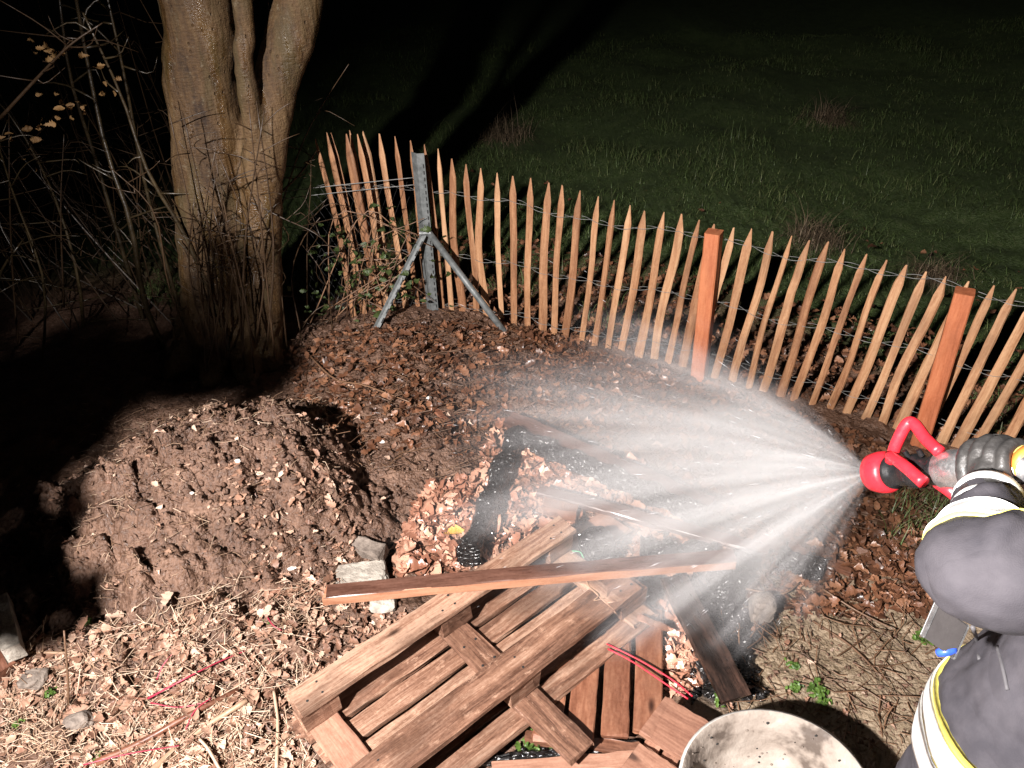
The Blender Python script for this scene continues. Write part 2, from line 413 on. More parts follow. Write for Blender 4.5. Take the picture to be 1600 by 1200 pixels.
M['leaf_straw'] = spot_mat('dry straw coloured leaves', LS, 14, (0.4, 0.7), 50, 0.5, 0.004, 0.4, island=0.75, objrand=0.5)
M['leaf_yellow'] = spot_mat('yellow leaf', [(0.3, (0.42, 0.21, 0.03)), (0.7, (0.6, 0.36, 0.08))], 20, (0.3, 0.5))
M['leaf_ochre'] = spot_mat('hanging dry leaves', [(0.2, (0.10, 0.05, 0.015)), (0.8, (0.26, 0.15, 0.055))], 12, (0.5, 0.7), objrand=0.4)
M['leaf_green'] = spot_mat('green leaves', [(0.2, (0.02, 0.035, 0.010)), (0.8, (0.06, 0.085, 0.025))], 12, (0.3, 0.5), island=0.5, objrand=0.3)
M['sprout'] = spot_mat('fresh green sprouts', [(0.2, (0.03, 0.065, 0.010)), (0.8, (0.10, 0.17, 0.03))], 12, (0.4, 0.6), island=0.5)
M['straw'] = spot_mat('straw stalks', [(0.1, (0.13, 0.07, 0.04)), (0.5, (0.33, 0.21, 0.135)), (0.9, (0.60, 0.47, 0.35))], 6, (0.4, 0.7), island=0.8, objrand=0.3)
M['bushtwig'] = spot_mat('dark shrub twigs', [(0.2, (0.016, 0.009, 0.0045)), (0.8, (0.060, 0.034, 0.017))], 10, (0.3, 0.6), island=0.6, objrand=0.4)
M['twig'] = spot_mat('brown twigs', [(0.2, (0.05, 0.026, 0.014)), (0.8, (0.19, 0.105, 0.06))], 10, (0.35, 0.6), island=0.6, objrand=0.4)
M['twig_red'] = spot_mat('red dogwood twig', [(0.3, (0.20, 0.012, 0.030)), (0.7, (0.34, 0.03, 0.06))], 12, (0.3, 0.5))
M['cane'] = spot_mat('grey green stems', [(0.3, (0.022, 0.015, 0.007)), (0.7, (0.070, 0.049, 0.023))], 12, (0.22, 0.5), 40, 0.5, 0.004, 0.7, objrand=0.3)
M['grass'] = spot_mat('meadow grass', [(0.15, (0.045, 0.040, 0.016)), (0.4, (0.055, 0.085, 0.025)), (0.6, (0.075, 0.115, 0.034)), (0.9, (0.17, 0.16, 0.075))], 1.2, (0.4, 0.6), island=0.55, coords='Object')
M['drygrass'] = spot_mat('dry grass', [(0.1, (0.05, 0.032, 0.018)), (0.9, (0.20, 0.145, 0.09))], 3, (0.5, 0.8), island=0.7)
def bark_mat():
    mt, t, b = new_mat('smooth wet bark')
    g = t.nodes.new('ShaderNodeTexCoord'); v = g.outputs['Object']
    n1 = noise(t, mapping(t, v, (6, 6, 2.2)), 1.0, 5, 0.62); n2 = noise(t, mapping(t, v, (40, 40, 110)), 1.0, 4, 0.65); n3 = noise(t, mapping(t, v, (60, 60, 9)), 1.0, 4, 0.65)
    f = math_n(t, 'ADD', math_n(t, 'ADD', math_n(t, 'MULTIPLY', n1, 0.5), math_n(t, 'MULTIPLY', n2, 0.25)), math_n(t, 'MULTIPLY', n3, 0.25))
    c = ramp(t, f, [(0.36, (0.024, 0.012, 0.0055)), (0.5, (0.080, 0.044, 0.018)), (0.63, (0.145, 0.090, 0.041))]).outputs[0]
    moss = ramp(t, noise(t, mapping(t, v, (9, 9, 2.5)), 1.0, 5), [(0.52, (0, 0, 0)), (0.64, (1, 1, 1))]).outputs[0]
    c = mixc(t, math_n(t, 'MULTIPLY', moss, 0.55), c, (0.058, 0.044, 0.016))
    lic = ramp(t, noise(t, v, 26, 4, 0.7), [(0.60, (0, 0, 0)), (0.68, (1, 1, 1))]).outputs[0]
    c = mixc(t, math_n(t, 'MULTIPLY', lic, 0.5), c, (0.16, 0.13, 0.085))
    kn = t.nodes.new('ShaderNodeTexVoronoi'); t.links.new(mapping(t, v, (5, 5, 3.4)), kn.inputs['Vector'])
    kf = ramp(t, kn.outputs['Distance'], [(0.08, (1, 1, 1)), (0.16, (0, 0, 0))]).outputs[0]
    c = mixc(t, math_n(t, 'MULTIPLY', kf, 0.3), c, (0.012, 0.006, 0.004))
    t.links.new(c, b.inputs['Base Color'])
    t.links.new(ramp(t, noise(t, mapping(t, v, (14, 14, 2)), 1.0, 4), [(0.38, (0.16,) * 3), (0.50, (0.72,) * 3)]).outputs[0], b.inputs['Roughness'])
    b.inputs['Specular IOR Level'].default_value = 0.4
    bump(t, b, math_n(t, 'SUBTRACT', f, math_n(t, 'MULTIPLY', kf, 0.2)), 1.0, 0.028)
    return mt
M['bark'] = bark_mat()
M['steel'] = spot_mat('galvanised steel', [(0.3, (0.07, 0.077, 0.077)), (0.7, (0.16, 0.17, 0.17))], 30, (0.45, 0.65), 90, 0.15, 0.002, metal=0.25)
M['slot'] = plain('dark slots', (0.012, 0.012, 0.012), 0.8)
M['wire'] = spot_mat('fence wire', [(0.3, (0.13, 0.13, 0.125)), (0.7, (0.26, 0.26, 0.25))], 30, (0.45, 0.65), metal=0.3)
M['brick'] = spot_mat('grey brown brick', [(0.35, (0.10, 0.078, 0.064)), (0.65, (0.22, 0.18, 0.15))], 30, (0.7, 0.9), 90, 0.7, 0.006)
M['stone'] = spot_mat('pale mortar', [(0.33, (0.17, 0.145, 0.12)), (0.62, (0.42, 0.38, 0.325))], 14, (0.8, 0.95), 60, 0.9, 0.008)
M['white'] = plain('white chips', (0.72, 0.68, 0.62), 0.5)
M['plaster'] = spot_mat('plaster smeared tub', [(0.36, (0.08, 0.06, 0.048)), (0.46, (0.23, 0.19, 0.16)), (0.70, (0.35, 0.305, 0.265))], 9, (0.6, 0.9), 38, 0.7, 0.006)
M['tubwall'] = spot_mat('dirty grey plastic', [(0.3, (0.38, 0.36, 0.34)), (0.7, (0.56, 0.54, 0.5))], 10, (0.4, 0.6), 60, 0.2, 0.003)
M['blackfoil'] = plain('black plastic foil', (0.012, 0.012, 0.014), 0.25, spec=0.7)
M['redplastic'] = plain('red nozzle plastic', (0.62, 0.022, 0.035), 0.38, var=0.1)
M['blackrubber'] = plain('black rubber', (0.012, 0.012, 0.013), 0.32, spec=0.6)
M['alu'] = plain('brushed aluminium', (0.62, 0.62, 0.63), 0.35, metal=0.9, var=0.1)
M['glove'] = spot_mat('black leather glove', [(0.3, (0.022, 0.021, 0.021)), (0.7, (0.06, 0.057, 0.055))], 30, (0.35, 0.6), 70, 0.5, 0.004)
M['coat'] = spot_mat('navy turnout cloth', [(0.3, (0.052, 0.049, 0.058)), (0.7, (0.085, 0.08, 0.09))], 16, (0.75, 0.9), 240, 0.3, 0.003, 0.3)
def coat_mat():
    mt, t, b = new_mat('navy turnout cloth'); tc = t.nodes.new('ShaderNodeTexCoord'); v = tc.outputs['Object']
    n1 = noise(t, v, 13, 4, 0.6)
    t.links.new(ramp(t, n1, [(0.3, (0.036, 0.034, 0.041)), (0.7, (0.068, 0.063, 0.072))]).outputs[0], b.inputs['Base Color'])
    b.inputs['Roughness'].default_value = 0.85; b.inputs['Specular IOR Level'].default_value = 0.25
    wv = noise(t, v, 480, 1, 0.5); cr = noise(t, mapping(t, v, (5, 5, 9)), 1.0, 2, 0.5)
    rid = math_n(t, 'ABSOLUTE', math_n(t, 'SUBTRACT', cr, 0.5))
    bump(t, b, math_n(t, 'ADD', math_n(t, 'MULTIPLY', rid, 1.6), math_n(t, 'MULTIPLY', wv, 0.04)), 0.4, 0.035)
    return mt
M['coat'] = coat_mat()
M['skin'] = plain('skin', (0.45, 0.26, 0.19), 0.5, var=0.1)
M['silver'] = plain('silver reflective tape', (0.78, 0.78, 0.76), 0.45, var=0.05)
M['yellow'] = plain('yellow reflective tape', (0.74, 0.66, 0.14), 0.5, var=0.06)
M['hose'] = plain('yellow hose', (0.80, 0.62, 0.16), 0.6, var=0.1)
M['orange'] = plain('orange hose band', (0.75, 0.22, 0.04), 0.5, var=0.1)
M['helmet'] = plain('helmet shell', (0.75, 0.72, 0.45), 0.4, var=0.05)
M['bluecap'] = plain('blue plastic', (0.03, 0.09, 0.55), 0.35)
M['redstrap'] = plain('red strapping', (0.55, 0.02, 0.04), 0.4)
M['greencord'] = plain('green cord', (0.08, 0.42, 0.20), 0.5)

# ------------------------------------------------------------------ ground sheet
def axis(segs):
    out = []
    for a, b, st in segs: out.append(np.arange(a, b - 1e-6, st))
    out.append(np.array([segs[-1][1]])); return np.concatenate(out)
gx = axis([(-60, -12, 6), (-12, -4, 0.5), (-4, -2.4, 0.06), (-2.4, 2.6, 0.0135), (2.6, 4, 0.06), (4, 12, 0.5), (12, 60, 6)])
gy = axis([(-30, -4, 3), (-4, 0.7, 0.2), (0.7, 4.3, 0.0135), (4.3, 6, 0.05), (6, 14, 0.25), (14, 90, 4)])
X, Y = np.meshgrid(gx, gy); Z = ground_h(X, Y)
def grid_mesh(name, X, Y, Z, keep=None):
    ny, nx = X.shape; vts = np.stack([X.ravel(), Y.ravel(), Z.ravel()], 1)
    idx = np.arange(nx * ny).reshape(ny, nx)
    q = np.stack([idx[:-1, :-1], idx[:-1, 1:], idx[1:, 1:], idx[1:, :-1]], -1).reshape(-1, 4)
    if keep is not None:
        k = keep.ravel(); q = q[k[q].any(1)]
        used = np.unique(q); re = np.full(len(vts), -1); re[used] = np.arange(len(used)); vts = vts[used]; q = re[q]
    return mesh_from(name, vts, q, True)
gm = grid_mesh('ground', X, Y, Z)
def add_attr(me, name, vals):
    a = me.attributes.new(name, 'FLOAT', 'POINT'); a.data.foreach_set('value', np.asarray(vals, np.float32).ravel())
def soot_mask(x, y):
    s = 0
    for (px, py, r) in ((1110, 990, 0.16), (1125, 1050, 0.14), (790, 760, 0.07), (1040, 870, 0.15), (1240, 880, 0.13), (860, 1185, 0.10), (1150, 960, 0.15)):
        p = G(px, py); s = np.maximum(s, 1 - sstep(0.6, 1.1, np.hypot(x - p.x, y - p.y) / r + 0.5 * vnoise(x * 14, y * 14, 3)))
    return s
add_attr(gm, 'clay', mud_mask(X, Y)); add_attr(gm, 'meadow', sstep(0.5, 1.4, Y - fence_y(X) + 0.5 * vnoise(X * 1.5, Y * 1.5, 2))); add_attr(gm, 'soot', soot_mask(X, Y))
ground = tag(obj('ground', gm, M['ground']), kind='structure')

# soil heap
mx_ = np.arange(-2.5, -0.2, 0.0075); my_ = np.arange(1.6, 3.85, 0.0075)
X2, Y2 = np.meshgrid(mx_, my_); Z2 = mound_h(X2, Y2); Gz = ground_h(X2, Y2)
hm = grid_mesh('soil_heap', X2, Y2, Z2, keep=(Z2 > Gz - 0.015))
tag(obj('soil_heap', hm, M['soil']), 'big crumbly heap of dug brown soil left of the burnt wood', 'soil heap')

# ------------------------------------------------------------------ scatter helpers (numpy)
def rot_basis(n, tilt, rng):
    az = rng.random(n) * 2 * np.pi; tl = rng.normal(0, tilt, n); tz = rng.random(n) * 2 * np.pi
    # normal tilted from z
    N = np.stack([np.sin(tl) * np.cos(az), np.sin(tl) * np.sin(az), np.cos(tl)], 1)
    a = np.stack([np.cos(tz), np.sin(tz), np.zeros(n)], 1)
    U = a - N * (a * N).sum(1)[:, None]; U /= np.linalg.norm(U, axis=1)[:, None]
    W = np.cross(N, U); return U, W, N
NS = 12
WID = np.array([0.07, 0.16, 0.42, 0.26, 0.66, 0.40, 0.98, 0.60, 1.05, 0.62, 0.72, 0.10])
def leaf_template(rng, lobed=True):
    u = np.linspace(-0.5, 0.5, NS); wv = WID if lobed else np.sin(np.linspace(0.06, np.pi - 0.03, NS)) ** 0.8 * 0.95
    c1 = rng.normal(0.25, 0.45); c2 = rng.normal(0, 0.5); tw = rng.normal(0, 0.5)
    pts = []
    for i in range(NS):
        for s in (-1, 0, 1):
            y = s * wv[i] * 0.30 * (1 + rng.normal(0, 0.12)); x = u[i] + rng.normal(0, 0.015)
            z = c1 * (abs(y) / 0.3) ** 1.6 * 0.32 + c2 * u[i] ** 2 * 1.1 + tw * u[i] * y + rng.normal(0, 0.03)
            pts.append((x, y, z))
    return np.array(pts)
LF = np.array([(3*i + s, 3*i + s + 1, 3*i + s + 4, 3*i + s + 3) for i in range(NS - 1) for s in (0, 1)])
TPL = [leaf_template(RNG, k % 3 != 0) for k in range(14)]
def leaf_cloud(P, sizes, tilt, rng):
    n = len(P); U, W, N = rot_basis(n, tilt, rng); which = rng.integers(0, len(TPL), n)
    T = np.stack([TPL[k] for k in which])          # n,24,3
    T = T * sizes[:, None, None]
    Vv = P[:, None, :] + T[:, :, :1] * U[:, None, :] + T[:, :, 1:2] * W[:, None, :] + T[:, :, 2:] * N[:, None, :]
    Ff = (LF[None] + (np.arange(n) * 3 * NS)[:, None, None]).reshape(-1, 4)
    return Vv.reshape(-1, 3), Ff
def pts_in_px(poly, n, rng, zfun=surf):
    """n points on the ground inside a quad given as ground points (x,y)"""
    q = np.array([(G(*p).x, G(*p).y) for p in poly]); a = rng.random(n); b = rng.random(n)
    xy = (q[0] * ((1-a)*(1-b))[:, None] + q[1] * (a*(1-b))[:, None] + q[2] * (a*b)[:, None] + q[3] * ((1-a)*b)[:, None])
    return xy
def cloud_obj(name, me, mat, label, cat):
    return tag(obj(name, me, mat), label, cat, kind='stuff')
def leaf_stuff(name, xy, smin, smax, tilt, mat, label, rng, lift=0.012):
    z = surf(xy[:, 0], xy[:, 1]) + rng.random(len(xy)) * lift + 0.006
    v, f = leaf_cloud(np.column_stack([xy, z]), smin + (smax - smin) * rng.random(len(xy)) ** 1.5, tilt, rng)
    return cloud_obj(name, mesh_from(name, v, f), mat, label, 'leaf litter')
def stalk_cloud(xy, lmin, lmax, r, rng, tilt=0.12, lift=0.02, az=None):
    n = len(xy); z = surf(xy[:, 0], xy[:, 1]) + rng.random(n) * lift + 0.004
    L = lmin + (lmax - lmin) * rng.random(n) ** 2; a = rng.random(n) * 2 * np.pi if az is None else az
    tl = rng.normal(0, tilt, n); d = np.stack([np.cos(a) * np.cos(tl), np.sin(a) * np.cos(tl), np.sin(tl)], 1)
    s = np.stack([-np.sin(a), np.cos(a), np.zeros(n)], 1); upv = np.array([0, 0, 1.0]); bend = rng.normal(0, 0.12, n) * L
    rr = r * (0.5 + rng.random(n)); Vv = []
    for k, t in enumerate((-0.5, 0.0, 0.5)):
        c = np.column_stack([xy, z]) + d * (t * L)[:, None] + s * (bend * (0.25 - t * t) * 4)[:, None]
        for an in (0.5, 2.6, 4.7):
            Vv.append(c + s * (np.cos(an) * rr)[:, None] + upv * (np.sin(an) * rr)[:, None])
    Vv = np.stack(Vv, 1).reshape(-1, 3)
    q = []
    for k in range(2):
        for j in range(3): q.append((k*3 + j, k*3 + (j+1) % 3, k*3 + 3 + (j+1) % 3, k*3 + 3 + j))
    Ff = (np.array(q)[None] + (np.arange(n) * 9)[:, None, None]).reshape(-1, 4)
    return Vv, Ff
def crumbs(xy, smin, smax, rng, lift=0.0):
    t = (1 + 5 ** 0.5) / 2
    iv = np.array([(-1,t,0),(1,t,0),(-1,-t,0),(1,-t,0),(0,-1,t),(0,1,t),(0,-1,-t),(0,1,-t),(t,0,-1),(t,0,1),(-t,0,-1),(-t,0,1)]) / 1.9
    fi = np.array([(0,11,5),(0,5,1),(0,1,7),(0,7,10),(0,10,11),(1,5,9),(5,11,4),(11,10,2),(10,7,6),(7,1,8),(3,9,4),(3,4,2),(3,2,6),(3,6,8),(3,8,9),(4,9,5),(2,4,11),(6,2,10),(8,6,7),(9,8,1)])
    n = len(xy); s = smin + (smax - smin) * rng.random(n) ** 4; z = surf(xy[:, 0], xy[:, 1]) + s * 0.10 + lift
    U, W, N = rot_basis(n, 0.6, rng)
    T = iv[None] * (1 + rng.normal(0, 0.42, (n, 12, 1))) * s[:, None, None] * np.array([1, 0.8, 0.65])
    Vv = np.column_stack([xy, z])[:, None, :] + T[:, :, :1] * U[:, None] + T[:, :, 1:2] * W[:, None] + T[:, :, 2:] * N[:, None]
    return Vv.reshape(-1, 3), (fi[None] + (np.arange(n) * 12)[:, None, None]).reshape(-1, 3)

rg = np.random.default_rng(5)
# crumbs of soil over the heap and the dug ground
n = 5500
xy = np.column_stack([rg.normal(-1.25, 0.42, n), rg.normal(2.65, 0.36, n)])
v, f = crumbs(xy, 0.0025, 0.015, rg); cloud_obj('soil_crumbs', mesh_from('soil_crumbs', v, f), M['soil'], 'loose crumbs and clods of soil strewn over the heap', 'soil')
xy = np.column_stack([rg.uniform(-1.2, 0.3, 7000), rg.uniform(2.2, 4.2, 7000)])
v, f = crumbs(xy, 0.003, 0.018, rg); cloud_obj('soil_crumbs', mesh_from('soil_crumbs', v, f), M['soil'], 'loose soil crumbs on the ground between heap and fence', 'soil')
xy = pts_in_px([(1100, 960), (1460, 930), (1440, 1180), (1120, 1180)], 1400, rg)
v, f = crumbs(xy, 0.002, 0.010, rg); cloud_obj('clay_crumbs', mesh_from('clay_crumbs', v, f), M['ground'], 'small clay crumbs on the trampled bare patch at right', 'soil')
# charcoal
xy = np.vstack([pts_in_px([(1060, 920), (1160, 920), (1190, 1090), (1080, 1090)], 900, rg), pts_in_px([(740, 1180), (1000, 1160), (1000, 1195), (740, 1200)], 250, rg), pts_in_px([(990, 840), (1060, 830), (1080, 900), (1000, 900)], 200, rg), pts_in_px([(1200, 860), (1280, 870), (1280, 900), (1200, 890)], 120, rg)])
v, f = crumbs(xy, 0.005, 0.03, rg); cloud_obj('charcoal_bits', mesh_from('charcoal_bits', v, f), M['char'], 'glossy black wet charcoal bits around the burnt planks', 'charcoal')
# leaf litter
leaf_stuff('copper_leaf_litter', np.vstack([pts_in_px([(780, 670), (1000, 720), (1090, 900), (690, 880)], 1500, rg), pts_in_px([(1030, 940), (1090, 950), (1100, 1080), (1040, 1080)], 260, rg), pts_in_px([(660, 780), (740, 760), (730, 890), (610, 900)], 330, rg)]), 0.03, 0.12, 0.55, M['leaf_pink'], 'wet copper pink leaf litter inside the burnt frame of planks', rg)
leaf_stuff('brown_leaf_litter', np.vstack([pts_in_px([(440, 560), (900, 520), (1000, 700), (520, 760)], 1900, rg), pts_in_px([(1000, 620), (1420, 740), (1460, 960), (1080, 880)], 1500, rg), pts_in_px([(1150, 850), (1480, 800), (1480, 970), (1180, 960)], 700, rg), pts_in_px([(800, 530), (1100, 590), (1440, 720), (880, 640)], 1300, rg)]), 0.02, 0.075, 0.4, M['leaf_brown'], 'dark wet brown leaf litter between soil heap and picket fence', rg)
def behind(n, d0, d1):
    x = rg.uniform(-1.0, 3.6, n); return np.column_stack([x, fence_y(x) + d0 + (d1 - d0) * rg.random(n) ** 1.4])
leaf_stuff('leaf_litter', np.vstack([behind(4200, 0.02, 1.3), behind(90, 0.8, 3.0)]), 0.025, 0.08, 0.4, M['leaf_brown'], 'strip of brown fallen leaves along the meadow side of fence', rg)
leaf_stuff('straw_leaf_litter', np.vstack([pts_in_px([(0, 1040), (300, 1010), (440, 1240), (0, 1240)], 1900, rg), pts_in_px([(280, 1020), (520, 920), (480, 1240), (260, 1240)], 1100, rg), pts_in_px([(480, 930), (620, 950), (720, 1080), (480, 1090)], 500, rg), pts_in_px([(520, 1130), (800, 1060), (800, 1200), (520, 1200)], 250, rg), pts_in_px([(380, 860), (560, 800), (560, 960), (420, 980)], 350, rg)]), 0.012, 0.055, 0.6, M['leaf_straw'], 'pale dry leaves and shreds covering the ground at lower left', rg)
leaf_stuff('scattered_leaf_litter', np.vstack([np.column_stack([rg.normal(-1.2, 0.5, 330), rg.normal(2.6, 0.4, 330)]), pts_in_px([(1120, 960), (1450, 930), (1440, 1180), (1130, 1180)], 60, rg)]), 0.012, 0.04, 0.5, M['leaf_straw'], 'small leaf scraps scattered over the soil heap and clay', rg)
# stalks and twigs lying about
for nm, polys, l0, l1, r, mat, lab in (
    ('straw_stalks', [([(0, 1030), (300, 1000), (440, 1240), (0, 1240)], 1500), ([(280, 1010), (510, 920), (480, 1240), (260, 1240)], 800)], 0.03, 0.20, 0.0013, 'straw', 'tangle of pale straw stalks on the ground at lower left'),
    ('straw_bits', [([(130, 640), (520, 640), (560, 980), (80, 1000)], 1500), ([(820, 790), (960, 800), (1000, 880), (880, 850)], 260)], 0.015, 0.09, 0.0012, 'straw', 'short straw bits mixed into the heaped soil'),
    ('twig_litter', [([(440, 520), (1000, 520), (1000, 760), (480, 780)], 800), ([(1080, 820), (1470, 790), (1470, 1180), (1150, 1180)], 420), ([(700, 700), (1000, 720), (1060, 860), (640, 880)], 200)], 0.03, 0.22, 0.0018, 'twig', 'thin brown twigs lying on the leaf litter')):
    xy = np.vstack([pts_in_px(p, k, rg) for p, k in polys])
    v, f = stalk_cloud(xy, l0, l1, r, rg); cloud_obj(nm, mesh_from(nm, v, f), M[mat], lab, 'litter')
# meadow grass
def grass_mesh(name, xy, hmin, hmax, wd, rng, lean=0.5, z0=None, tuft=1.0):
    n = len(xy); z = ground_h(xy[:, 0], xy[:, 1], False) - 0.01 if z0 is None else z0
    a = rng.random(n) * 2 * np.pi; L = (hmin + (hmax - hmin) * rng.random(n) ** 1.3) * tuft; dv = np.stack([np.cos(a), np.sin(a), np.zeros(n)], 1)
    sd = np.stack([-np.sin(a), np.cos(a), np.zeros(n)], 1); ln = lean * (0.4 + 1.2 * rng.random(n)); ww = wd * (0.6 + 0.8 * rng.random(n))
    base = np.column_stack([xy, z]); Vv = []
    for t in (0.0, 0.4, 0.75, 1.0):
        th = ln * t * 1.4
        c = base + dv * (L * t * np.sin(th))[:, None]; c[:, 2] += L * t * np.cos(np.minimum(th, 1.6))
        hw = ww * (1 - t * 0.93)
        Vv += [c - sd * hw[:, None], c + sd * hw[:, None]]
    Vv = np.stack(Vv, 1).reshape(-1, 3); q = np.array([(0, 1, 3, 2), (2, 3, 5, 4), (4, 5, 7, 6)])
    return mesh_from(name, Vv, (q[None] + (np.arange(n) * 8)[:, None, None]).reshape(-1, 4))
n = 180000
x = rg.uniform(-2.5, 9, n); y = fence_y(x) + 0.4 + 11 * rg.random(n) ** 1.35
dens = 1.3 * fbm(x, y, 1.1, 3, 5) + 0.6 * sstep(0.3, 1.5, y - fence_y(x)) + rg.random(n) * 0.5
k = dens > 0.45; xy = np.column_stack([x, y])[k]
tuft = 0.35 + 2.0 * np.clip(fbm(xy[:, 0], xy[:, 1], 2.2, 3, 41) + 0.25, 0, 1)
tag(obj('meadow_grass', grass_mesh('meadow_grass', xy, 0.03, 0.16, 0.0021, rg, 1.5, tuft=tuft), M['grass']), 'dark green meadow grass beyond the picket fence', 'grass', kind='stuff')
# grass by the near foot of the fence
xy = np.vstack([pts_in_px([(1395, 770), (1480, 790), (1470, 900), (1380, 850)], 260, rg), np.column_stack([rg.normal(0.62, 0.10, 160), rg.normal(4.25, 0.12, 160)]), pts_in_px([(1500, 640), (1600, 600), (1600, 700), (1520, 720)], 200, rg)])
tag(obj('fence_grass', grass_mesh('fence_grass', xy, 0.04, 0.16, 0.0025, rg, 0.6), M['grass']), 'sparse grass tufts near the foot of the fence', 'grass', kind='stuff')
# dry tussocks
for (px, py, s, lab) in ((785, 205, 0.45, 'tall dry grass tussock at the far left edge of meadow'), (1275, 365, 0.30, 'flattened dry grass tussock behind the middle of the fence'), (1468, 400, 0.24, 'small dry grass tussock behind the right end of fence'), (1295, 190, 0.32, 'faint dry grass tussock far out on the dark meadow')):
    p = G(px, py, 0); nn = 420; xy = np.column_stack([rg.normal(p.x, s * 0.28, nn), rg.normal(p.y, s * 0.28, nn)])
    tag(obj('grass_tussock', grass_mesh('grass_tussock', xy, s * 0.35, s * 1.35, 0.0022, rg, 1.25), M['drygrass']), lab, 'grass tussock', 'dry grass tussocks in the meadow')

# ------------------------------------------------------------------ tree
tree = thing('tree', G(360, 555), 'thick smooth-barked tree with forked stems beside the picket fence', 'tree')
TY = 3.95
def tv(px, py, Y=TY): return V(px, py, Y)
pL = [tv(340, 640), tv(340, 560), tv(338, 440), tv(334, 330), tv(326, 210), tv(312, 110), tv(304, 0)]
rL = [0.27, 0.205, 0.186, 0.184, 0.178, 0.160, 0.155]
top = pL[-1]; pL += [top + Vector((-0.12, 0.05, 1.0)), top + Vector((-0.35, 0.2, 2.2)), top + Vector((-0.4, 0.5, 3.4))]; rL += [0.14, 0.10, 0.06]
pR = [tv(408, 640, 3.90), tv(410, 560, 3.90), tv(409, 440, 3.90), tv(410, 330, 3.90), tv(414, 220, 3.90), tv(434, 120, 3.95), tv(466, 0, 4.0)]
rR = [0.17, 0.115, 0.104, 0.102, 0.105, 0.105, 0.11]
top = pR[-1]; pR += [top + Vector((0.3, 0.1, 0.9)), top + Vector((0.7, 0.2, 2.0)), top + Vector((0.9, 0.3, 3.2))]; rR += [0.10, 0.07, 0.04]
pM = [tv(404, 250, 3.86), tv(391, 165, 3.80), tv(379, 90, 3.78), tv(378, 0, 3.78)]; rM = [0.05, 0.052, 0.044, 0.042]
top = pM[-1]; pM += [top + Vector((0.02, -0.05, 1.0)), top + Vector((0.15, -0.2, 2.4))]; rM += [0.045, 0.02]
parts = [tube(pL, rL, 20, 50), tube(pR, rR, 18, 50), tube(pM, rM, 12, 30)]
rr = random.Random(3)
for (bx, by) in ((270, 575), (330, 590), (430, 575), (390, 590)):
    parts.append(tube([tv((bx + 360) / 2 + (bx - 360) * 0.1, 500), G(bx, by, 0.05), G(bx + (bx - 360) * 0.5, by + 18, -0.08)], [0.10, 0.07, 0.03], 10, 10))
obj('trunk', union_mesh('trunk', parts, 0.014, 2, [(0.25, 0.030), (0.06, 0.010)]), M['bark'], tree)
def branchy(base, direction, length, r, depth, rng, out):
    d = direction.normalized(); p = base.copy(); pts = [p.copy()]; rad = [r]; segs = 5
    for s in range(segs):
        d = (d + Vector((rng.gauss(0, 0.18), rng.gauss(0, 0.18), rng.gauss(0.03, 0.12)))).normalized(); p = p + d * length / segs
        pts.append(p.copy()); rad.append(r * (1 - 0.75 * (s + 1) / segs))
        if depth > 0 and s >= 1:
            for _ in range(2):
                dd = (d + Vector((rng.gauss(0, 0.7), rng.gauss(0, 0.7), rng.gauss(0.1, 0.5)))).normalized()
                branchy(p, dd, length * 0.5, rad[-1] * 0.6, depth - 1, rng, out)
    out.append(tube(pts, rad, 5 if r < 0.02 else 8, 7))
for (p, d, L, r, nm) in ((Vector(pL[-1]), Vector((-0.3, 0.3, 1)), 2.0, 0.05, 'limb'), (Vector(pR[-1]), Vector((0.8, 0.2, 0.8)), 2.0, 0.045, 'limb'), (Vector(pM[-1]), Vector((0.1, -0.5, 1)), 1.6, 0.02, 'limb')):
    out = []; branchy(p, d, L, r, 2, rr, out); v, f = merge(out); obj(nm, mesh_from(nm, v, f, True), M['bark'], tree)
# young side shoots clinging to the trunk
for i in range(16):
    bx = rr.uniform(300, 430); b0 = V(bx, rr.uniform(520, 590), 3.62); tp = V(bx + rr.uniform(-70, 40), rr.uniform(150, 360), 3.66 + rr.uniform(-0.1, 0.05))
    mid = (b0 + tp) / 2 + Vector((rr.gauss(0, 0.05), 0, rr.gauss(0, 0.04)))
    out = [tube([b0, mid, tp], [0.006, 0.005, 0.002], 5, 9)]
    for _ in range(5):
        q = b0.lerp(tp, rr.uniform(0.3, 0.95)); e = q + Vector((rr.gauss(0, 0.10), rr.gauss(0, 0.05), rr.uniform(0, 0.12)))
        out.append(tube([q, (q + e) / 2 + Vector((rr.gauss(0, 0.015), 0, 0.01)), e], [0.003, 0.0025, 0.0012], 4, 5))
    v, f = merge(out); obj('shoot', mesh_from('shoot', v, f, True), M['bushtwig'], tree)

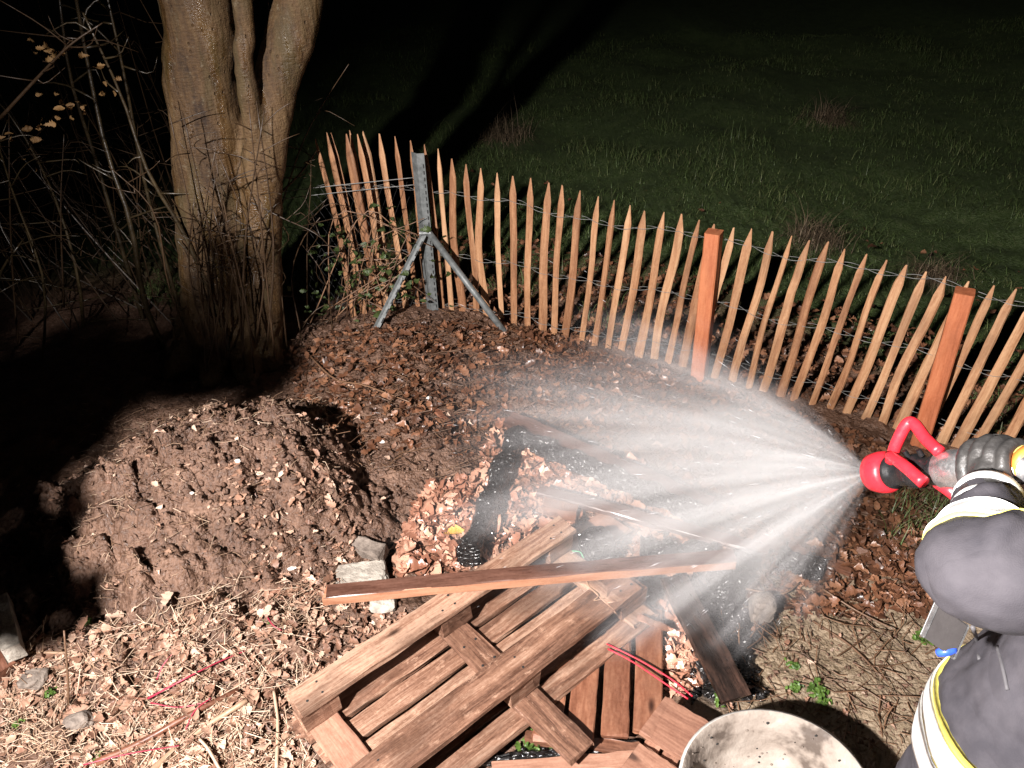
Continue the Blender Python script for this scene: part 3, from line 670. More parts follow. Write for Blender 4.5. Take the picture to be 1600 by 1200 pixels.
# ------------------------------------------------------------------ thicket left of the tree
def cane_mesh(pts, r0, r1, rng, twigs=6, tl=0.25):
    out = [tube(pts, list(np.linspace(r0, r1, len(pts))), 6, 14)]
    for _ in range(twigs):
        k = rng.uniform(0.25, 0.98) * (len(pts) - 1); i = min(int(k), len(pts) - 2); q = Vector(pts[i]).lerp(Vector(pts[i + 1]), k - i)
        e = q + Vector((rng.gauss(0, tl), rng.gauss(0, tl * 0.7), rng.uniform(-0.05, tl)))
        mdl = (q + e) / 2 + Vector((rng.gauss(0, 0.03), 0, rng.gauss(0.01, 0.03)))
        out.append(tube([q, mdl, e], [r1 * 0.9 + 0.001, r1 * 0.6 + 0.001, 0.0012], 4, 6))
    return merge(out)
def leaf_obj(name, p, size, mat, parent=None, rng=random, basis=None):
    k = rng.randrange(len(TPL)); key = (k, mat.name)
    if key not in leaf_obj.cache:
        me = mesh_from(name, TPL[k], LF); me.materials.append(mat); leaf_obj.cache[key] = me
    rot = Matrix.Rotation(rng.uniform(0, 6.28), 4, 'Z') @ Matrix.Rotation(rng.gauss(0, 0.35) if basis is None else basis, 4, 'X')
    return obj(name, leaf_obj.cache[key], None, parent, Matrix.Translation(p) @ rot @ Matrix.Scale(size, 4))
leaf_obj.cache = {}
shrubs = [
    ('bare_shrub', 'bare shrub with pale leaning stems just left of the forked tree', 'shrub',
     [([(262, 560), (225, 470), (205, 350), (165, 230), (130, 60), (110, -60)], 4.1, 0.020), ([(300, 540), (262, 420), (225, 280), (195, 120), (160, -40)], 4.3, 0.016), ([(345, 500), (290, 370), (232, 270), (190, 150), (130, 20)], 3.75, 0.014), ([(230, 520), (200, 420), (150, 250), (110, 120), (90, -30)], 4.5, 0.018), ([(290, 520), (262, 440), (240, 330), (170, 260)], 3.8, 0.007)]),
    ('bare_shrub', 'dark tangled shrub at the left picture edge with crossing canes', 'shrub',
     [([(60, 600), (70, 450), (20, 300), (-10, 200)], 4.0, 0.010), ([(30, 560), (20, 430), (15, 300), (14, 180)], 4.2, 0.008), ([(0, 185), (60, 120), (110, 70), (160, 36)], 3.6, 0.008), ([(130, 560), (125, 450), (90, 320), (30, 200), (-40, 120)], 4.4, 0.013), ([(100, 480), (95, 330), (100, 210)], 4.1, 0.006), ([(-20, 520), (0, 430), (25, 390), (40, 370)], 3.9, 0.010)]),
    ('bare_shrub', 'thin twiggy shrub between the forked tree and the fence end', 'shrub',
     [([(478, 590), (470, 520), (455, 440), (470, 380), (500, 340)], 4.0, 0.006), ([(440, 320), (470, 230), (500, 170), (545, 100)], 4.3, 0.005), ([(450, 560), (442, 480), (435, 400), (440, 320)], 3.9, 0.006), ([(480, 480), (480, 380), (485, 300), (486, 250)], 4.15, 0.004), ([(390, 315), (440, 340), (500, 370), (540, 420)], 3.8, 0.005), ([(440, 300), (470, 270), (495, 235)], 4.2, 0.008), ([(520, 540), (515, 470), (500, 420), (470, 380)], 4.1, 0.005)])]
for nm, lab, cat, canes in shrubs:
    b = G(canes[0][0][0][0], 560)
    sh = thing(nm, (b.x, b.y, 0), lab, cat, 'bare shrubs around the tree')
    for (px, Yc, r) in canes:
        pts = [V(a, c, Yc + 0.1 * j * rr.uniform(-0.3, 0.3)) for j, (a, c) in enumerate(px)]
        if px[0][1] > 480: pts = [Vector((pts[0].x, pts[0].y, -0.02))] + pts
        v, f = cane_mesh(pts, r, r * 0.35, rr, 9 if r > 0.006 else 5, 0.2)
        obj('stem', mesh_from('stem', v, f, True), M['cane'] if r > 0.009 else M['bushtwig'], sh)
    if 'left picture' in lab:
        for _ in range(46):
            lx, ly = rr.choice([(75, 85), (50, 75), (95, 82), (60, 150), (65, 145), (80, 110), (40, 205), (55, 200), (85, 195), (10, 215), (100, 195), (130, 100), (155, 135), (45, 240), (160, 140), (115, 165)])
            p = V(lx + rr.gauss(0, 15), ly + rr.gauss(0, 9), 3.7 + rr.gauss(0, 0.10))
            leaf_obj('dry_leaf', p, rr.uniform(0.025, 0.055), M['leaf_ochre'], sh, rr, rr.gauss(1.3, 0.4))
# background undergrowth of thin canes behind: one tangled mass
out = []
for i in range(130):
    px = rr.uniform(-120, 470); yy = rr.uniform(4.3, 6.2); b0 = V(px, 560, yy); b0.z = -0.02
    tp = b0 + Vector((rr.gauss(-0.25, 0.35), rr.gauss(0, 0.2), rr.uniform(0.5, 2.0))); md = (b0 + tp) / 2 + Vector((rr.gauss(0, 0.08), 0, 0))
    out.append(tube([b0, md, tp], [0.005, 0.004, 0.0015], 4, 6))
    for _ in range(3):
        q = b0.lerp(tp, rr.uniform(0.3, 1)); e = q + Vector((rr.gauss(0, 0.25), rr.gauss(0, 0.1), rr.uniform(-0.1, 0.2)))
        out.append(tube([q, (q + e) / 2 + Vector((0, 0, rr.gauss(0, 0.04))), e], [0.003, 0.002, 0.001], 4, 4))
v, f = merge(out); tag(obj('undergrowth', mesh_from('undergrowth', v, f), M['bushtwig']), 'dark tangle of thin canes deep behind the tree', 'undergrowth', kind='stuff')
# bramble with leaves by the corner of the fence
br = thing('bramble', G(580, 470), 'leafy green bramble climbing the pickets beside the steel post', 'bramble')
out = []
for i in range(14):
    a = V(rr.uniform(470, 640), rr.uniform(470, 530), 4.15); a.z = max(a.z, 0.1)
    b2 = V(rr.uniform(500, 660), rr.uniform(330, 450), 4.2); c = V(rr.uniform(520, 680), rr.uniform(340, 480), 4.2)
    out.append(tube([a, b2, c], [0.004, 0.003, 0.002], 5, 10))
v, f = merge(out); obj('stem', mesh_from('stem', v, f, True), M['twig'], br)
for i in range(170):
    p = V(rr.gauss(575, 55), rr.gauss(430, 48), 4.18 + rr.gauss(0, 0.06))
    if p.z > 0.1: leaf_obj('leaf', p, rr.uniform(0.03, 0.07), M['leaf_green'], br, rr, rr.gauss(0.9, 0.5))

# ------------------------------------------------------------------ picket fence
fence = thing('picket_fence', (1.02, 3.63, 0), 'rustic chestnut paling fence wired together across the picture', 'fence')
def on_fence(px, py, off=0.0):
    d = ray(px, py); best = None
    for (a, b) in zip(FENCE[:-1], FENCE[1:]):
        ex, ey = b[0] - a[0], b[1] - a[1]; L = math.hypot(ex, ey); nx, ny = -ey / L, ex / L
        t = ((a[0] + nx * off) * nx + (a[1] + ny * off) * ny) / (d.x * nx + d.y * ny)
        p = CAM + d * t; s = ((p.x - a[0]) * ex + (p.y - a[1]) * ey) / L / L
        if -0.001 <= s <= 1.001: return p
        if best is None or abs(s - 0.5) < best[0]: best = (abs(s - 0.5), p)
    return best[1]
def picket_mesh(top, bot, wd, rng, bend):
    n = 9; Vv = []; Ff = []
    ax = (top - bot); L = ax.length; cs = [(-1, -0.35), (-0.55, -0.6), (0.6, -0.55), (1, -0.2), (0.9, 0.4), (0.2, 0.7), (-0.5, 0.6), (-1, 0.3)]
    cs = [(a * (1 + rng.gauss(0, 0.1)), b * (1 + rng.gauss(0, 0.15))) for a, b in cs]
    ph = rng.uniform(0, 6); am = rng.gauss(0, 0.0035)
    for i in range(n + 2):
        t = i / n * 0.89 if i <= n else 1.0
        sc = wd / 2 * (1.0 + 0.10 * math.sin(3 * t + ph)) * (1.05 - 0.15 * t)
        if i == n + 1: sc *= 0.16
        ox = bend * math.sin(math.pi * min(1, t * 1.05)) ** 2 + am * math.sin(7 * t + ph); oy = am * math.cos(5 * t + ph)
        for a, b in cs: Vv.append((a * sc + ox + rng.gauss(0, 0.0008), b * sc * 0.62 + oy, t * L + rng.gauss(0, 0.002)))
    for i in range(n + 1):
        for k in range(8):
            k2 = (k + 1) % 8; Ff.append((i*8 + k, i*8 + k2, i*8 + 8 + k2, i*8 + 8 + k))
    Ff.append(tuple(reversed(range(8)))); Ff.append(tuple(range((n + 1) * 8, (n + 2) * 8)))
    # grain runs along local X for the wood material
    Vv = [(z, x, y) for (x, y, z) in Vv]
    return mesh_from('picket', Vv, Ff)
def picket(px, py, wd=0.036, bend=None, zlean=None, off=0.0, zb=None):
    tp = on_fence(px, py, off)
    i = 1 if tp.x > 1.0 else 0
    ln = rr.gauss(0, 0.005) - 0.085 * min(1, max(0, (px - 740) / 200)) if zlean is None else zlean
    gb = float(ground_h(np.array([tp.x]), np.array([tp.y]), False)[0]) - 0.02 if zb is None else zb
    bt = Vector((tp.x + ln, tp.y - ln * 0.5, gb))
    me = picket_mesh(tp, bt, wd * rr.uniform(0.85, 1.15), rr, rr.gauss(0, 0.005) if bend is None else bend)
    o = obj('picket', me, M['picket'], fence, frame(bt, tp, (0.45, 0.89, 0)))
    return tp
TOPS = [(685, 232), (706, 248), (727, 257), (751, 263), (775, 271), (801, 275), (829, 278), (856, 286), (878, 290), (905, 298), (936, 307), (960, 313), (984, 321), (1007, 330), (1038, 332), (1065, 335), (1092, 344), (1116, 351), (1146, 356), (1175, 358), (1208, 362), (1236, 369), (1263, 376), (1293, 378), (1320, 390), (1354, 397), (1385, 406), (1417, 414), (1446, 425), (1477, 433), (1513, 440), (1553, 446), (1587, 452), (1620, 462), (1655, 470), (1690, 480), (1725, 492)]
BEND = {1: -0.03, 3: -0.035, 2: 0.012, 9: 0.02, 24: 0.012, 13: 0.012}
for i, (px, py) in enumerate(TOPS): picket(px, py, 0.038, BEND.get(i))
for (px, py, ln) in ((592, 209, 0.03), (617, 213, 0.02), (641, 220, 0.015), (664, 226, 0.01)): picket(px, py, 0.034, zlean=ln)
for (px, py, ln, off) in ((495, 217, 0.055, -0.03), (512, 207, 0.05, 0.0), (518, 208, 0.06, 0.05), (541, 210, 0.045, -0.02), (546, 204, 0.05, 0.05), (559, 210, 0.035, -0.03), (566, 206, 0.04, 0.04), (571, 214, 0.03, 0.1)): picket(px, py, 0.042, zlean=ln, off=off)
for z0, z1 in ((0.74, 0.86), (0.40, 0.46), (0.09, 0.12)):
    for tw in (0, 1):
        pts = []
        for s in np.linspace(0, 1, 150):
            x = -1.08 + s * 4.0; y = float(fence_y(x)); ph = s * 4.0 * math.pi / 0.105 + tw * math.pi
            sag = 0.012 * math.sin(s * 29) + 0.010 * math.sin(s * 71)
            zz = z1 + (z0 - z1) * min(1, s * 2.2) + sag
            pts.append(Vector((x + 0.022 * 0.45 * math.cos(ph), y + 0.022 * 0.89 * math.cos(ph), zz + 0.002 * math.sin(ph))))
        v, f = tube(pts, [0.0012] * len(pts), 5, 300); obj('wire', mesh_from('wire', v, f, True), M['wire'], fence)
def fpost(px_t, py_t, wd, lab):
    tp = on_fence(px_t, py_t, -0.06); tp = Vector(tp)
    po = thing('fence_post', (tp.x, tp.y, 0), lab, 'post', 'sawn posts of the picket fence')
    me = board_mesh('shaft', tp.z + 0.05, wd, wd, int(px_t), n=8, rough=0.0006, cham=0.005, ragged=0.0006)
    obj('shaft', me, M['post'], po, frame(Vector((tp.x, tp.y, -0.05)), tp, (0.5, 0.86, 0)))
fpost(1116, 362, 0.075, 'orange-brown square post in the middle of the picket fence'); fpost(1508, 455, 0.075, 'orange-brown square post beside the red hose nozzle')

# old wire mesh between steel post and thicket
ne = thing('wire_netting', (-0.9, 4.25, 0), 'old sagging wire netting hanging left of the steel post', 'netting')
out = []; x0, x1 = -1.25, -0.5
for i in range(18):
    for s in (-1, 1):
        pts = []
        for j in range(10):
            z = 0.12 + 0.085 * j; x = x0 + (x1 - x0) * i / 17 + s * 0.042 * j
            if x0 - 0.02 < x < x1 + 0.02: pts.append(Vector((x, 4.26 + 0.012 * math.sin(9 * x + 4 * z), z + 0.006 * math.sin(11 * x))))
        if len(pts) > 1: out.append(tube(pts, [0.0011] * len(pts), 3, len(pts)))
v, f = merge(out); obj('mesh', mesh_from('mesh', v, f), M['slot'], ne)
for z in (0.90, 0.86):
    v, f = tube([Vector((-1.5, 4.22, z - 0.05)), Vector((-1.0, 4.25, z - 0.02)), Vector((-0.47, 4.28, z))], [0.0022] * 3, 5, 20); obj('tension_wire', mesh_from('tension_wire', v, f, True), M['wire'], ne)

# galvanised corner post with two raking struts
sp = thing('steel_post', (-0.48, 4.26, 0), 'galvanised steel corner post with two raking struts', 'steel post')
def steel_profile(name, p0, p1, a, th, parent, up, slots=0):
    L = (Vector(p1) - Vector(p0)).length; fr = frame(p0, p1, up)
    cs = [(-a, 0), (a * 0.15, 0), (a, -a * 0.95), (a - th, -a * 0.95 - th), (a * 0.15 - th * 0.5, -th), (-a, -th)]
    Vv = [(x, y, z) for x in (0, L) for (y, z) in cs]; k = len(cs)
    Ff = [(i, (i + 1) % k, k + (i + 1) % k, k + i) for i in range(k)] + [tuple(reversed(range(k))), tuple(range(k, 2 * k))]
    o = obj(name, mesh_from(name, Vv, Ff), M['steel'], parent, fr)
    bm_ = bmesh.new(); bm_.from_mesh(o.data); bmesh.ops.recalc_face_normals(bm_, faces=bm_.faces); bm_.to_mesh(o.data); bm_.free()
    if slots:
        out = []
        for i in range(slots):
            x = L * (0.06 + 0.9 * i / slots); wv = 0.0035
            for yy in (-a * 0.75,):
                q = [(x, yy - wv, 0.0012), (x + L / slots * 0.5, yy - wv, 0.0012), (x + L / slots * 0.5, yy + wv, 0.0012), (x, yy + wv, 0.0012)]
                q2 = [(c[0], c[1], -0.001) for c in q]
                out.append((q + q2, [(0, 1, 2, 3), (7, 6, 5, 4), (0, 4, 5, 1), (1, 5, 6, 2), (2, 6, 7, 3), (3, 7, 4, 0)]))
        v, f = merge(out); obj('slots', mesh_from('slots', v, f), M['slot'], o, fr)
    return o
sy = 4.24
ptop = V(652, 240, sy); pbot = V(676, 490, sy)
steel_profile('shaft', Vector((pbot.x, sy, -0.02)), ptop, 0.036, 0.004, sp, (0, -1, 0.1), 26)
j = V(664, 362, sy - 0.03)
steel_profile('strut', G(580, 528, 0.10), j, 0.017, 0.004, sp, (0.2, -1, 0.5), 10)
v, f = tube([G(803, 538, 0.04), j + Vector((0.02, -0.01, 0.0))], [0.019, 0.019], 12, 3); obj('strut', mesh_from('strut', v, f, True), M['steel'], sp)
v, f = tube([j + Vector((-0.03, -0.02, 0.0)), j + Vector((0.035, -0.02, 0.0))], [0.012, 0.012], 8, 2); obj('bolt', mesh_from('bolt', v, f), M['steel'], sp)

# ------------------------------------------------------------------ upturned pallet
ZP = 0.06; H = 0.144
A = G(447, 1083, ZP + H); B = G(872, 806, ZP + H)
dX = Vector((B.x - A.x, B.y - A.y, 0)).normalized(); dY = Vector((dX.y, -dX.x, 0))
PL = 1.2
pal = thing('wooden_pallet', (A.x, A.y, 0), 'broken upturned wooden pallet with weathered reddish boards in the foreground', 'pallet')
def PW(x, y, z): return Vector((A.x, A.y, ZP)) + dX * x + dY * y + Vector((0, 0, z))
Lp = (Vector((B.x, B.y, 0)) - Vector((A.x, A.y, 0))).length
print('pallet length', Lp)
for (yy, wd, x0, x1) in ((0.05, 0.10, 0, Lp), (0.40, 0.12, -0.02, Lp - 0.04)):
    board('skid', PW(x0, yy, H - 0.011), PW(x1, yy, H - 0.011), wd, 0.022, M['pallet'], pal, n=14, rough=0.0018, bow=0.002)
for yy, wd in ((0.05, 0.10), (0.40, 0.12)):
    for xx in (0.0, Lp / 2 - 0.06, Lp - 0.135):
        board('block', PW(xx + 0.004, yy, 0.044 + 0.039), PW(xx + 0.124, yy, 0.044 + 0.039), wd - 0.01, 0.077, M['pallet'], pal, n=4, rough=0.002)
for i, (xx, y0, y1) in enumerate(((0.06, -0.005, 0.62), (Lp / 2, -0.005, 0.70), (Lp - 0.07, -0.005, 0.50))):
    board('stringer', PW(xx, y0, 0.044 - 0.011), PW(xx, y1, 0.044 - 0.011), 0.10, 0.021, M['pallet'] if i else M['pale'], pal, n=9, ragged=0.006)
for yy, wd in ((0.05, 0.12), (0.165, 0.078), (0.265, 0.085), (0.375, 0.10), (0.475, 0.075)):
    board('deck_board', PW(0.0, yy, 0.0105), PW(Lp, yy, 0.0105), wd, 0.021, M['pallet'], pal, n=12, rough=0.0016)
nail = bmesh.new(); bmesh.ops.create_cone(nail, cap_ends=True, segments=10, radius1=0.0045, radius2=0.004, depth=0.003); nme = bpy.data.meshes.new('nail'); nail.to_mesh(nme); nail.free(); nme.materials.append(M['slot'])
for yy in (0.05, 0.40):
    for xx in (0.065, Lp / 2, Lp - 0.075):
        for (ox, oy) in ((-0.03, 0.02), (0.025, -0.022), (0.02, 0.024)): obj('nail', nme, None, pal, Matrix.Translation(PW(xx + ox, yy + oy, H + 0.0005)))
for yy in (0.17, 0.27, 0.30):
    for ox in (-0.025, 0.025): obj('nail', nme, None, pal, Matrix.Translation(PW(Lp / 2 + ox, yy, 0.044 + 0.0005)))
# torn splinter of the missing far board
s0 = G(895, 905, 0.21); board('splinter', G(885, 898, 0.212), G(985, 897, 0.208), 0.035, 0.010, M['pallet'], pal, n=6, ragged=0.012)
board('splinter', G(915, 905, 0.20), G(965, 945, 0.20), 0.055, 0.012, M['pallet'], pal, n=5, ragged=0.012)
board('splinter', G(1000, 965, 0.13), G(1042, 982, 0.10), 0.03, 0.008, M['pale'], pal, n=4, ragged=0.012)

# plank panel under its right side
pn = thing('plank_panel', G(950, 1080), 'red-brown plank panel lying half under the upturned pallet', 'plank panel')
def PQ(px, py): return G(px, py, 0.052)
for (a, b, wd) in (((876, 1010), (853, 1157), 0.084), ((921, 985), (905, 1160), 0.084), ((968, 965), (960, 1150), 0.084), ((1015, 955), (1012, 1145), 0.088)):
    board('plank', PQ(*a), PQ(*b), wd, 0.020, M['deck'], pn, n=8)
board('batten', G(822, 1152, 0.03), G(1000, 1172, 0.03), 0.04, 0.022, M['board'], pn, n=8)
board('batten', G(880, 990, 0.03), G(1010, 985, 0.03), 0.05, 0.022, M['board'], pn, n=6)

# pale pallet by the tub
pp = thing('pale_pallet', G(1030, 1190), 'pale wooden pallet corner of two planks left of the tub', 'pallet')
for (a, b, wd) in (((1020, 1117), (1094, 1163), 0.152), ((977, 1192), (1050, 1243), 0.152)):
    pa, pb = G(*a, 0.125), G(*b, 0.125); board('plank', pa, pb, wd, 0.022, M['pale'], pp, n=8)
d1 = (G(1130, 1185, 0.125) - G(1020, 1117, 0.125)).normalized()
for off in (0.04, 0.10):
    q0 = G(1020, 1117, 0.125); q1 = G(977, 1192, 0.125); q0.z = q1.z = 0.085; ex = (q1 - q0).normalized() * 0.05
    board('bearer', q0 - ex + d1 * off, q1 + ex + d1 * off, 0.05, 0.054, M['pale'], pp, n=5)
    for q in (q0, q1): board('foot', q + d1 * (off - 0.025) + Vector((0, 0, -0.062)), q + d1 * (off + 0.025) + Vector((0, 0, -0.062)), 0.09, 0.068, M['pale'], pp, n=3)

# ------------------------------------------------------------------ loose boards and burnt timber
def single(name, p0, p1, wd, th, mat, label, cat, group=None, **kw):
    o = board(name, p0, p1, wd, th, mat, None, **kw); return tag(o, label, cat, group)
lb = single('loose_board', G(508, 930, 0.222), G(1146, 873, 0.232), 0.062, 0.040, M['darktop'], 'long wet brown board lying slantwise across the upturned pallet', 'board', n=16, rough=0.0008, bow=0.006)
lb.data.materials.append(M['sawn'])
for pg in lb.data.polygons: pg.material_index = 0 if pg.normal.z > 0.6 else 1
def charred(name, p0, p1, wd, th, label, cat='beam', mat=None, seed=0, n=36):
    """an alligatored burnt timber: uneven cross-section along its length"""
    rg2 = np.random.default_rng(seed + 50); L = (Vector(p1) - Vector(p0)).length; k = 12; Vv = []; Ff = []
    for i in range(n + 1):
        s = 1 + 0.16 * math.sin(i * 0.55 + seed) + rg2.normal(0, 0.07)
        for a in range(k):
            an = 2 * math.pi * a / k; c, sn = math.cos(an), math.sin(an); q = max(abs(c), abs(sn)) ** 0.8
            r = (1 + rg2.normal(0, 0.07)) * s
            Vv.append((L * i / n + rg2.normal(0, L / n * 0.25), c / q * wd / 2 * r, sn / q * th / 2 * r))
    for i in range(n):
        for a in range(k):
            a2 = (a + 1) % k; Ff.append((i*k + a, i*k + a2, i*k + k + a2, i*k + k + a))
    Ff.append(tuple(reversed(range(k)))); Ff.append(tuple(range(n * k, n * k + k)))
    o = obj(name, mesh_from(name, Vv, Ff), mat or M['char'], None, frame(p0, p1)); return tag(o, label, cat) if label else o
charred('charred_beam', G(806, 682, 0.06), G(733, 868, 0.07), 0.082, 0.10, 'glossy black charred beam lying left of the copper leaves', seed=1)
bp = thing('burnt_plank', G(805, 665), 'long brown plank with one charred black edge near the spray', 'plank')
board('plank', G(796, 655, 0.09), G(1110, 792, 0.08), 0.085, 0.03, M['darktop'], bp, roll=0.25, n=18, rough=0.003, wob=0.04)
ce = charred('charred_edge', G(806, 680, 0.085), G(1098, 806, 0.08), 0.07, 0.085, None, seed=2, n=60); ce_w = ce.matrix_basis.copy(); ce.parent = bp; ce.matrix_basis = bp.matrix_basis.inverted() @ ce_w
single('brown_lath', G(842, 766, 0.08), G(1200, 862, 0.05), 0.05, 0.028, M['darktop'], 'brown lath pointing from the copper leaves into the spray', 'lath', n=12, roll=0.2, rough=0.002)
single('wood_offcut', G(850, 790, 0.05), G(903, 800, 0.05), 0.06, 0.05, M['deck'], 'short brown wood offcut beside the lath end', 'offcut', n=5, rough=0.004)
single('flat_board', G(870, 880, 0.03), G(965, 812, 0.035), 0.16, 0.014, M['pale'], 'flat grey-brown board piece behind the pallet end', 'board', n=6, ragged=0.012, rough=0.002)
o = obj('charred_block', lump_mesh('charred_block', 0.066, 0.06, 0.07, 4, 4, 0.12, 0.75), M['char'], None, Matrix.Translation(G(935, 858, 0.085)) @ Matrix.Rotation(0.5, 4, 'Z')); tag(o, 'square shiny black charred block of wood behind the long board', 'block')
single('charred_strip', G(848, 868, 0.07), G(905, 885, 0.06), 0.035, 0.02, M['char'], 'thin charred strip of wood beside the green cord', 'strip', n=8, rough=0.003)
charred('charred_post', G(1128, 880, 0.19), G(1135, 945, 0.0), 0.10, 0.10, 'upright charred stump under the end of the long board', 'stump', seed=5, n=16)
charred('charred_log', G(1095, 940, 0.04), G(1120, 1080, 0.04), 0.09, 0.06, 'low charred log beside the dark slanted plank', 'log', seed=6)
single('dark_plank', G(1052, 905, 0.13), G(1150, 1092, 0.10), 0.10, 0.024, M['burnt'], 'dark wet plank slanting down to the tub rim', 'plank', n=10, rough=0.0015)
charred('charred_sleeper', G(1000, 862, 0.04), G(1120, 872, 0.04), 0.12, 0.07, 'black charred timber behind the right end of long board', 'timber', seed=7)
single('spray_lath', G(1190, 842, 0.03), G(1330, 892, 0.02), 0.05, 0.02, M['board'], 'pale lath on the ground under the right edge of spray', 'lath', n=8)
charred('charred_lump', G(1215, 872, 0.03), G(1285, 892, 0.03), 0.10, 0.06, 'charred lump half hidden below the pale lath', 'lump', seed=8, n=14)
charred('charred_lath', G(735, 1192, 0.02), G(1000, 1165, 0.02), 0.03, 0.03, 'thin charred lath along the bottom edge of the picture', 'lath', seed=9)
single('bottom_board', G(770, 1206, 0.03), G(1000, 1188, 0.03), 0.05, 0.03, M['pale'], 'light orange board along the bottom picture edge', 'board', n=8)
single('wood_chip', on_surf(682, 642, 0.012), on_surf(708, 668, 0.014), 0.03, 0.010, M['deck'], 'brown broken board end standing in the leaf litter', 'wood chip', n=5, ragged=0.01)
single('wood_chip', on_surf(395, 918, 0.02), on_surf(438, 925, 0.03), 0.06, 0.012, M['pale'], 'split orange wood chip at the foot of the soil heap', 'wood chip', n=5, ragged=0.012)
single('grey_timber', on_surf(1, 940, 0.11), on_surf(22, 1020, 0.10), 0.06, 0.06, M['stone'], 'pale squared timber end poking in at the left edge', 'timber', n=4)
single('brown_block', on_surf(-20, 1000, 0.04), on_surf(12, 1050, 0.04), 0.08, 0.06, M['deck'], 'reddish wood block at the left edge below the pale timber', 'block', n=4)
# masonry bits
single('brick', G(536, 846, 0.075), G(598, 866, 0.075), 0.062, 0.06, M['brick'], 'half grey-brown brick lying on the soil behind the board end', 'brick', n=6, rough=0.003, cham=0.006, roll=0.2)
def lump(name, p, s, mat, label, cat, seed, group=None, boxy=0.0, amp=0.2, sub=3, rot=0.0):
    o = obj(name, lump_mesh(name, s[0], s[1], s[2], seed, sub, amp, boxy), mat, None, Matrix.Translation(p) @ Matrix.Rotation(rot, 4, 'Z')); return tag(o, label, cat, group)
lump('mortar_lump', G(560, 910, 0.03), (0.10, 0.075, 0.04), M['stone'], 'big pale lump of mortar under the left end of long board', 'stone', 3, boxy=0.6, amp=0.14, sub=4)
lump('mortar_lump', G(520, 925, 0.02), (0.05, 0.04, 0.03), M['stone'], 'smaller pale mortar lump left of the board end', 'stone', 8, boxy=0.7, amp=0.12)
lump('mortar_lump', G(600, 935, 0.02), (0.05, 0.06, 0.03), M['stone'], 'pale mortar lump tucked between long board and pallet skid', 'stone', 9, boxy=0.7, amp=0.12)
lump('concrete_piece', G(1190, 950, 0.05), (0.04, 0.035, 0.055), M['brick'], 'upright grey concrete piece beside the charcoal at right', 'stone', 12, boxy=0.85, amp=0.07)
lump('grey_stone', on_surf(122, 1128, 0.02), (0.045, 0.035, 0.03), M['brick'], 'round grey stone in the straw at lower left', 'stone', 13)
lump('grey_stone', on_surf(50, 1062, 0.02), (0.05, 0.04, 0.02), M['brick'], 'flat grey stone beside the wood block at left edge', 'stone', 14, boxy=0.5)
rb = thing('root_ball', on_surf(75, 1175), 'hairy clump of roots and soil at bottom left', 'root clump')
rbp = on_surf(75, 1175, 0.012); obj('soil_core', lump_mesh('soil_core', 0.085, 0.075, 0.04, 15, 4, 0.34), M['soil'], rb, Matrix.Translation(rbp))
for i in range(70):
    a = rr.uniform(0, 6.28); q = rbp + Vector((0.07 * math.cos(a) * rr.random(), 0.065 * math.sin(a) * rr.random(), 0.035)); e = q + Vector((rr.gauss(0, 0.06), rr.gauss(0, 0.05), rr.uniform(-0.03, 0.03)))
    v, f = tube([q, (q + e) / 2 + Vector((rr.gauss(0, 0.015), rr.gauss(0, 0.015), 0.015)), e], [0.0014, 0.0012, 0.0007], 4, 6); obj('root', mesh_from('root', v, f), M['straw'], rb)
# black foil scrap
bmv = []; 
for i in range(7):
    for k in range(6):
        bmv.append((i * 0.022 - 0.065, k * 0.022 - 0.055, 0.03 * math.sin(i * 1.7 + k) + 0.025 * math.cos(k * 2.1 - i) + 0.02))
ff = [(i*6 + k, i*6 + k + 1, i*6 + k + 7, i*6 + k + 6) for i in range(6) for k in range(5)]
p = G(550, 805, 0.05); o = obj('foil_scrap', mesh_from('foil_scrap', bmv, ff), M['blackfoil'], None, Matrix.Translation(p)); tag(o, 'crumpled scrap of black plastic foil above the half brick', 'foil scrap')
sd = o.modifiers.new('t', 'SOLIDIFY'); sd.thickness = 0.002
# pebbles and white bits
whites = [(449, 789, 0.014, 'largest white pebble on the right flank of the soil heap'), (436, 787, 0.006, None), (545, 630, 0.010, None), (670, 622, 0.010, None), (757, 660, 0.012, 'white scrap in the leaf litter left of the burnt plank'), (346, 804, 0.009, None), (232, 690, 0.008, None), (560, 648, 0.006, None), (597, 690, 0.010, None), (371, 720, 0.009, None), (530, 632, 0.006, None), (300, 770, 0.006, None), (420, 640, 0.005, None)]
for i, (px, py, s, lab) in enumerate(whites):
    lump('pebble', on_surf(px, py, s * 0.5), (s * 1.25, s, s * 0.8), M['white'], lab or 'tiny white pebble on the dug soil', 'pebble', 30 + i, 'white pebbles on the soil', sub=2)
for (px, py, a) in ((440, 890, 0.2), (462, 897, 1.2), (425, 893, -0.3), (200, 1042, 0.6)):
    q = on_surf(px, py, 0.012); single('plaster_chip', q, q + Vector((0.055 * math.cos(a), 0.055 * math.sin(a), 0.004)), 0.022, 0.008, M['white'], 'white chip of plaster at the foot of the soil heap' if py < 1000 else 'white chip of plaster among the straw', 'chip', 'white plaster chips', n=3)

